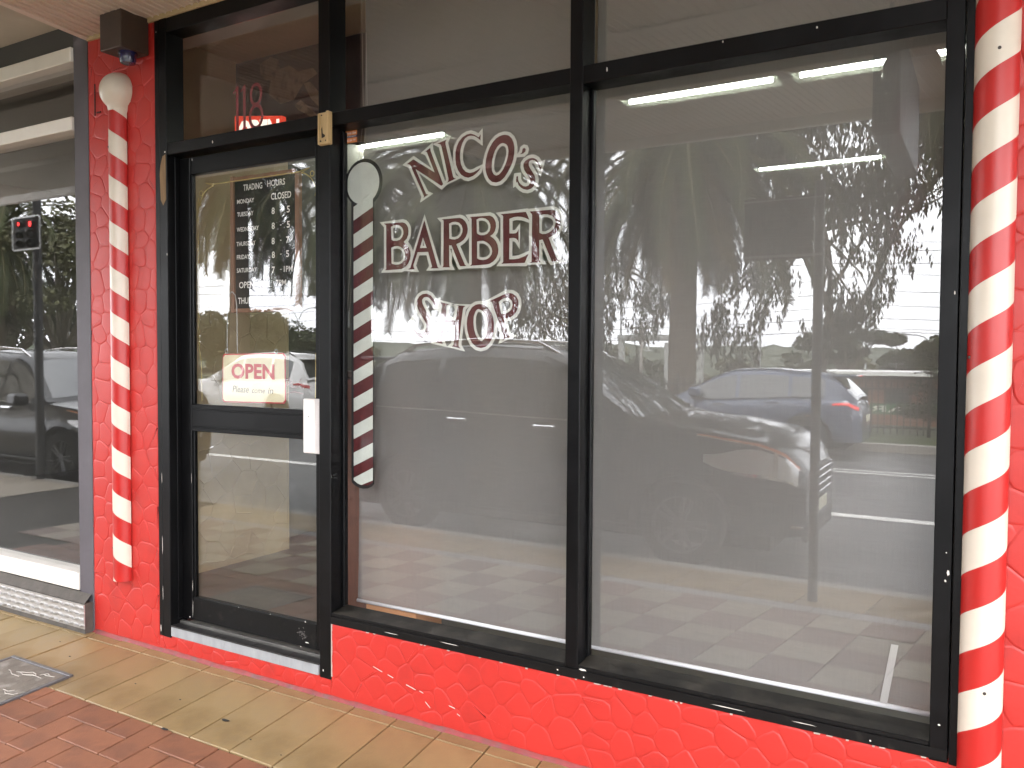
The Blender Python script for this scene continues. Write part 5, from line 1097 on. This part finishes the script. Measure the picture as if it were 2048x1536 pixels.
for k_, (y, z, sag) in enumerate(((-38, 2.7, .5), (-38.5, 3.3, .5), (-44, 4.2, .6), (-45, 5.0, .6), (-52, 3.2, .5), (-53, 6.6, .7), (-30, 5.0, .5), (-30.4, 5.5, .5), (-40, 7.0, .6))):
    b = MB()
    for s in range(5):
        xa = -150+s*36; pts = [(xa+36*i/8, y+.0*i, z-sag*4*(i/8)*(1-i/8)+.02*s) for i in range(9)]
        b.tube(pts, .013 if k_ < 6 else .011, 4, False)
    b.build('wire', WM, wi)
# station building
stn = thing('station_building', (-6, -47, -3), 'long low brick station building with white flat roof beyond the fence', 'building')
BRK = M('far_brick', (.24, .12, .08), .8, var=.25, vs=2)
b = MB(); b.box(-10.2, 6, -52, -47, -3.1, .30); b.build('wall', BRK, stn)
b = MB(); b.box(-10.8, 6.6, -52.6, -46.2, .50, .72); rf_ = b.build('roof', M('roof_white', (.72, .71, .69), .6), stn)
b = MB(); b.box(-10.4, 6.2, -52.3, -46.6, .30, .499); b.build('eaves', M('eaves_dark', (.08, .075, .07), .7), stn)
b = MB()
for x in (-6.2, -3.1): b.tube([(x, -48, .7), (x, -48, 1.15)], .05, 6)
b.tube([(-4.6, -48, .7), (-4.6, -48, 1.2)], .02, 5); b.tube([(-5.0, -48, 1.15), (-4.2, -48, 1.15)], .02, 5); b.build('vent', GALV, rf_)
for x in (-9.2, -7.1, -5.0, -2.9, -.8, 1.4):
    b = MB(); b.box(x, x+1.2, -46.99, -46.9, -1.3, -.2); w_ = b.build('window', M('far_window', (.03, .035, .04), .1), stn)
    b = MB(); b.box(x-.05, x+1.25, -46.98, -46.85, -1.42, -1.3); b.box(x+.57, x+.63, -46.895, -46.87, -1.3, -.2); b.build('frame', M('far_frame', (.6, .6, .58), .5), w_)
b = MB(); b.box(-9.0, -2.4, -45.4, -45.3, -1.55, -.95); sg = b.build('signboard', M('signboard_green', (.03, .12, .05), .5), stn)
b = MB(); text(b, 'VARDFIL', -8.7, -1.42, -2.7, -1.08, -45.28, bold=.02); b.v = [(-11.4-x, y, z) for x, y, z in b.v]; b.build('signboard_lettering', M('sign_cream', (.6, .6, .5), .5), sg)
# house with red tiled roof
ho = thing('house', (-88, -86, -4), 'brick house with red tiled roof reflected at the right of the door glass', 'house')
TILER = M('roof_tiles', (.22, .075, .045), .75, var=.2, vs=2)
b = MB(); b.box(-97, -80, -94, -84, -4, -.4); b.build('wall', BRK, ho)
b = MB(); b.add([(-98, -83.2, -.5), (-79, -83.2, -.5), (-79, -95, -.5), (-98, -95, -.5), (-94, -89, 3.2), (-83, -89, 3.2)], [(0, 1, 5, 4), (1, 2, 5), (2, 3, 4, 5), (3, 0, 4), (0, 3, 2, 1)]); rf2 = b.build('roof', TILER, ho)
for x in (-94, -89, -84.5):
    b = MB(); b.add([(x-1.4, -82.9, -.5), (x+1.4, -82.9, -.5), (x, -82.9, .9), (x, -86.5, .9)], [(0, 1, 2), (1, 3, 2), (0, 2, 3)]); b.build('gable', TILER, rf2)
    b = MB(); b.tube([(x-1.5, -82.8, -.5), (x, -82.8, .98), (x+1.5, -82.8, -.5)], .12, 5); b.build('barge_board', M('barge_white', (.7, .7, .66), .6), rf2)
    b = MB(); b.box(x-.8, x+.8, -83.99, -83.9, -2.6, -1.2); b.build('window', M('house_window', (.05, .055, .06), .15), ho)
# ================================================================== trees
BARKP = M('palm_bark', (.11, .085, .06), .9, var=.4, vs=9, bump=1, bs=20, stretch=(1, 1, 3))
BARKG = M('gum_bark', (.20, .17, .14), .85, var=.35, vs=3, stretch=(1, 1, .25))
FROND = [M('palm_green', (.030, .038, .014), .75, spec=.2, var=.25, vs=1.5, orand=.25), M('palm_dry', (.10, .072, .034), .8, spec=.2, var=.3, vs=1.5, orand=.2)]
RACH = M('frond_stalk', (.07, .062, .028), .7, spec=.2)
def frond_mesh(L_, elev, droop, seed, dry=False):
    rr = random.Random(seed); b = MB(); n = 16; P = [Vector((0, 0, 0))]; a = radians(elev)
    for i in range(n):
        P.append(P[-1]+Vector((cos(a), 0, sin(a)))*(L_/n)); a -= droop*(1/n)*(0.35+1.3*i/n)
        a = max(a, radians(-88))
    b.tube(P, [.045*(1-.85*i/n)+.006 for i in range(n+1)], 4, False); b.mi = 1
    m = int(L_*19)
    for i in range(m):
        t = .10+.90*i/m; f = t*n; k = min(int(f), n-1); q = P[k].lerp(P[k+1], f-k); d = (P[k+1]-P[k]).normalized()
        up = Vector((0, 1, 0)).cross(d)
        if up.z < 0: up = -up
        ll = .50*min(1, .35+t*2.2)*(1.02-t*.72)+.05
        for s in (1, -1):
            dirv = (Vector((0, s, 0))*.78+d*.62+up*rr.uniform(-.05, .28)).normalized()*ll*rr.uniform(.85, 1.1)
            wv = d*.020
            e = q+dirv*.6; tp = q+dirv+Vector((0, 0, -.16*ll-.05*rr.random()))
            b.add([q-wv, q+wv, e+wv*.8+Vector((0, 0, -.02)), e-wv*.8+Vector((0, 0, -.02)), tp], [(0, 1, 2, 3), (3, 2, 4)])
    o = b.build('frond', [RACH, FROND[1] if dry else FROND[0]]); me = o.data; bpy.data.objects.remove(o)
    return me
FM = [frond_mesh(3.8, 68, 1.5, 1), frond_mesh(4.4, 45, 1.9, 2), frond_mesh(4.6, 22, 2.0, 3), frond_mesh(4.6, -2, 1.9, 4), frond_mesh(4.4, -24, 1.4, 5), frond_mesh(4.2, -45, 1.0, 6), frond_mesh(3.6, -64, .5, 7, True)]
def palm(x, y, zb, ht, label, seed, scale=1., lean=0.):
    rr = random.Random(seed); t = thing('palm_tree', (x, y, zb), label, 'palm tree', 'palm trees across the road')
    b = MB(); n = 26; pts, rs = [], []
    for i in range(n+1):
        f = i/n; pts.append((x+lean*f*f, y, zb+ht*f)); rs.append((.34-.07*f)*(1+.05*(i % 2))+(.10 if f < .05 else 0)+(.12*max(0, f-.85)/.15))
    b.tube(pts, rs, 14); b.build('trunk', BARKP, t, smooth=True)
    top = Vector((lean, 0, ht+.1))
    for k, cnt in enumerate((7, 9, 11, 14, 16, 17, 11)):
        for i in range(cnt):
            o = bpy.data.objects.new('frond', FM[k]); COL.objects.link(o); o.parent = t; a = 2*pi*(i+.5*(k % 2))/cnt+rr.uniform(-.25, .25)
            o.location = top+Vector((.16*cos(a), .16*sin(a), -.07*k)); o.rotation_euler = (rr.uniform(-.3, .3), rr.uniform(-.08, .08), a); s = scale*rr.uniform(.88, 1.1); o.scale = (s, s, s)
palm(-21.9, -16.5, 0, 8.4, 'palm tree whose trunk is reflected in the door glass', 1, 1.12)
palm(-12.6, -16.4, 0, 7.0, 'palm tree whose hanging fronds are reflected behind the lettering', 2, 1.15)
palm(-16.9, -16.8, 0, 7.3, 'palm tree reflected behind the painted barber pole', 8, 1.1)
palm(-6.55, -16.6, 0, 7.2, 'palm tree whose trunk is reflected in the plain pane', 3, 1.12, .1)
palm(.9, -15.6, 0, 9.0, 'palm tree reflected at the right edge of the plain pane', 4, 1.05)
palm(-37.5, -17.0, 0, 7.0, 'palm tree reflected in the neighbouring shop window', 5, 1.1)
palm(-8.2, -21.5, -1.2, 9.4, 'taller palm tree behind, its trunk in line with the one in the plain pane', 6, 1.15)
palm(-15.9, -21.5, -1.2, 9.2, 'taller palm tree behind, reflected behind the lettering', 7, 1.1)
LEAFG = M('gum_leaf', (.036, .040, .022), .7, spec=.25, var=.4, vs=2.5)
LEAFD = M('dark_leaf', (.036, .046, .02), .7, spec=.25, var=.45, vs=1.2)
LEAFO = M('olive_leaf', (.085, .085, .035), .6, var=.4, vs=1.0)
def limbs(b, rr, p, d, L_, r_, depth, ends, spread=.55, droop=0.):
    n = 4; pts = [p]; rs = [r_]; q = p.copy(); dd = d.copy()
    for i in range(n):
        dd = (dd+Vector((rr.uniform(-.18, .18), rr.uniform(-.18, .18), rr.uniform(-.12, .12)-droop))).normalized(); q = q+dd*(L_/n); pts.append(q); rs.append(r_*(1-.42*(i+1)/n))
    b.tube(pts, rs, 7 if depth > 1 else 5, False)
    if depth == 0: ends.append((q, dd)); return
    for k in range(rr.choice((2, 3, 3))):
        nd = (dd+Vector((rr.uniform(-1, 1), rr.uniform(-1, 1), rr.uniform(-.5, .8)))*spread).normalized()
        limbs(b, rr, q if k else pts[-2], nd, L_*rr.uniform(.62, .85), r_*.58, depth-1, ends, spread, droop)
    if depth <= 2: ends.append((q, dd))
def leaf(b, rr, o, l0, l1):
    a = rr.uniform(0, 2*pi); l_ = rr.uniform(l0, l1); w_ = l_*.14
    dn = Vector((.35*cos(a), .35*sin(a), -1)).normalized()*l_; sd_ = Vector((-sin(a), cos(a), 0))*w_
    b.add([o, o+dn*.45+sd_, o+dn, o+dn*.45-sd_], [(0, 1, 2, 3)])
def gum(x, y, zb, label, seed, ht, depth=4, nleaf=70, name='gum_tree', lean=(0, 0), sprays=(), fork=None):
    rr = random.Random(seed); t = thing(name, (x, y, zb), label, 'tree')
    b = MB(); ends = []; base = Vector((x, y, zb)); limbs(b, rr, base, Vector((lean[0], lean[1], 1)).normalized(), ht*.34, ht*.017, depth, ends, .62, .02)
    for k, q in enumerate(sprays):
        q = Vector(q); f = Vector(fork); m1 = f.lerp(q, .5)+Vector((rr.uniform(-.4, .4), 0, rr.uniform(.1, .7))); b.tube([f, m1, f.lerp(q, .85)+Vector((0, 0, .25)), q], [.07, .045, .025, .012], 5, False); ends += [(q, None), (q+Vector((rr.uniform(-.5, .5), rr.uniform(-.5, .5), -.35)), None)]
    b.build('trunk', BARKG, t, smooth=True)
    b = MB()
    for e, d in ends:
        if d is None:                                   # spray: leaves along thin hanging strands
            for k in range(15):
                o = e+Vector((rr.gauss(0, .27), rr.gauss(0, .24), rr.gauss(.1, .16))); L2 = rr.uniform(.3, .95); sw = Vector((rr.uniform(-.2, .2), rr.uniform(-.2, .2), -1)).normalized()
                for i in range(int(L2*21)):
                    q = o+sw*(L2*rr.random())+Vector((rr.gauss(0, .035), rr.gauss(0, .035), 0)); leaf(b, rr, q, .13, .25)
            continue
        c_ = rr.uniform(.55, 1.05)
        for i in range(nleaf):
            leaf(b, rr, e+Vector((rr.gauss(0, .36)*c_, rr.gauss(0, .36)*c_, rr.gauss(-.25, .42)*c_)), .16, .30)
    b.build('crown', LEAFG, t)
gum(-4.62, -22.5, -1.6, 'tall gum tree with drooping leaf clumps behind the sign post', 15, 11.0, 5, 80, sprays=[(-6.62, -22.2, 2.64), (-7.24, -22.6, 3.26), (-5.74, -22.2, 3.37), (-5.46, -21.8, 4.39), (-4.05, -22.2, 3.75), (-3.54, -22.6, 4.86), (-2.74, -22.2, 4.25), (-3.64, -22.2, 3.02), (-3.23, -22, 2.58), (-7.54, -22.2, 2.5), (-2.29, -22.2, 6.69), (-2.52, -22.2, 5.62), (-6.79, -22.2, 4.16), (-6.31, -22.2, 2.03), (-4.31, -22.2, 2.6), (-3.43, -22.2, 5.97), (-7.11, -22.2, 5.09), (-2.6, -22.4, 5.0), (-3.0, -22, 3.4)], fork=(-4.6, -22.5, 5.2))
gum(-12.2, -24.5, -2.0, 'slender gum tree with drooping sprays left of the palm trunk', 23, 8.5, 4, 60, sprays=[(-12.18, -24.5, 3.54), (-12.27, -24.5, 2.64), (-11.8, -24.5, 4.24), (-10.57, -24.5, 4.19), (-10.37, -24.5, 2.96), (-10.01, -24.5, 3.65), (-12.49, -24.5, 4.63)], fork=(-12.2, -24.5, 4.8))
def leafy(x, y, zb, ht, wd, label, seed, mat, n=4200, name='leafy_tree', lf=.22, group=None, flat=.55, lobes=14, trunk=.5):
    rr = random.Random(seed); t = thing(name, (x, y, zb), label, 'tree', group)
    b = MB(); h0 = zb+ht*trunk*.75
    b.tube([(x, y, zb), (x+.1, y, h0)], [ht*.035, ht*.022], 9)
    L_ = []
    for i in range(lobes):
        a = rr.uniform(0, 2*pi); q = sqrt(rr.random())*wd*.42; z = zb+ht*(trunk+.05+(.90-trunk)*rr.random()*(1-(q/(wd*.5))**2*.5))
        p = Vector((x+q*cos(a), y+q*sin(a), z)); L_.append((p, wd*rr.uniform(.12, .22))); b.tube([(x, y, h0), tuple(Vector((x, y, h0)).lerp(p, .5)+Vector((0, 0, .1*ht*.2))), tuple(p)], [ht*.016, ht*.010, ht*.004], 5, False)
    b.build('trunk', BARKG, t, smooth=True)
    b = MB()
    for i in range(n):
        p, r_ = L_[i % lobes]; v = Vector((rr.gauss(0, 1), rr.gauss(0, 1), rr.gauss(0, 1))).normalized()*r_*(rr.random()**.35); v.z *= flat
        o = p+v; u_ = Vector((rr.gauss(0, 1), rr.gauss(0, 1), rr.gauss(0, .6))).normalized()*lf*rr.uniform(.6, 1.3); w_ = u_.cross(Vector((rr.gauss(0, 1), rr.gauss(0, 1), rr.gauss(0, 1)))).normalized()*lf*.42
        b.add([o-u_*.5, o+w_, o+u_*.5, o-w_], [(0, 1, 2, 3)])
    b.build('crown', mat, t)
leafy(-68, -58, -3, 9.8, 12.5, 'broad dark tree reflected behind the palm trunk in the door', 1, LEAFD, 8000, lf=.42, lobes=26, trunk=.30)
leafy(-60.5, -58, -3, 7.2, 8.5, 'lower dark tree reflected right of the palm trunk in the door', 2, LEAFD, 6000, lf=.40, lobes=20, trunk=.30)
leafy(-9.2, -62, -3, 8.0, 7.0, 'flat topped pine tree reflected near the right edge of the plain pane', 3, LEAFD, 5000, lf=.32, flat=.35, trunk=.5)
leafy(-4.4, -60, -3, 6.6, 6.0, 'rounded tree reflected right of the flat topped pine', 4, LEAFD, 5000, lf=.34, trunk=.25)
leafy(-37.0, -19.5, -.6, 9.5, 9.0, 'bushy tree reflected low in the neighbouring shop window', 6, LEAFO, 9000, lf=.20, trunk=.25, lobes=22)
leafy(-44.0, -21, -.8, 10.5, 10.0, 'second bushy tree reflected in the neighbouring shop window, further left', 8, LEAFD, 9000, lf=.20, trunk=.25, lobes=22)
leafy(-.75, -15.7, 0, 1.9, 1.9, 'shrub growing against the far fence at the right', 7, LEAFD, 2600, 'shrub', .07, trunk=.12, lobes=16)
for i in range(14):
    rr = random.Random(100+i); x = -82+i*6.4+rr.uniform(-1.5, 1.5); y = rr.uniform(-92, -78)
    leafy(x, y, -3.2, rr.uniform(4.2, 6.0), rr.uniform(5, 8), ('dark low tree in the tree belt beyond the railway', 'olive low tree in the tree belt beyond the railway')[i % 2], 50+i, (LEAFD, LEAFO)[i % 2], 1500, lf=.5, trunk=.2, lobes=12, group=('dark low trees beyond the railway', 'olive low trees beyond the railway')[i % 2])
# wooded ridge on the horizon
b = MB(); rr = random.Random(77); nx, ny = 260, 7; vs = []
for j in range(ny):
    for i in range(nx):
        x = -420+i*2.6; y = -130-j*22
        h = -3.2+(j/(ny-1))*7.8+1.3*sin(x*.021+j)+.8*sin(x*.067+2*j)+(rr.uniform(0, 1.3) if j else 0)
        vs.append((x, y+rr.uniform(-4, 4), h))
b.add(vs, [(j*nx+i, j*nx+i+1, (j+1)*nx+i+1, (j+1)*nx+i) for j in range(ny-1) for i in range(nx-1)])
tag(b.build('hills', M('wooded_hill', (.05, .06, .035), .9, var=.5, vs=.5)), kind='structure')
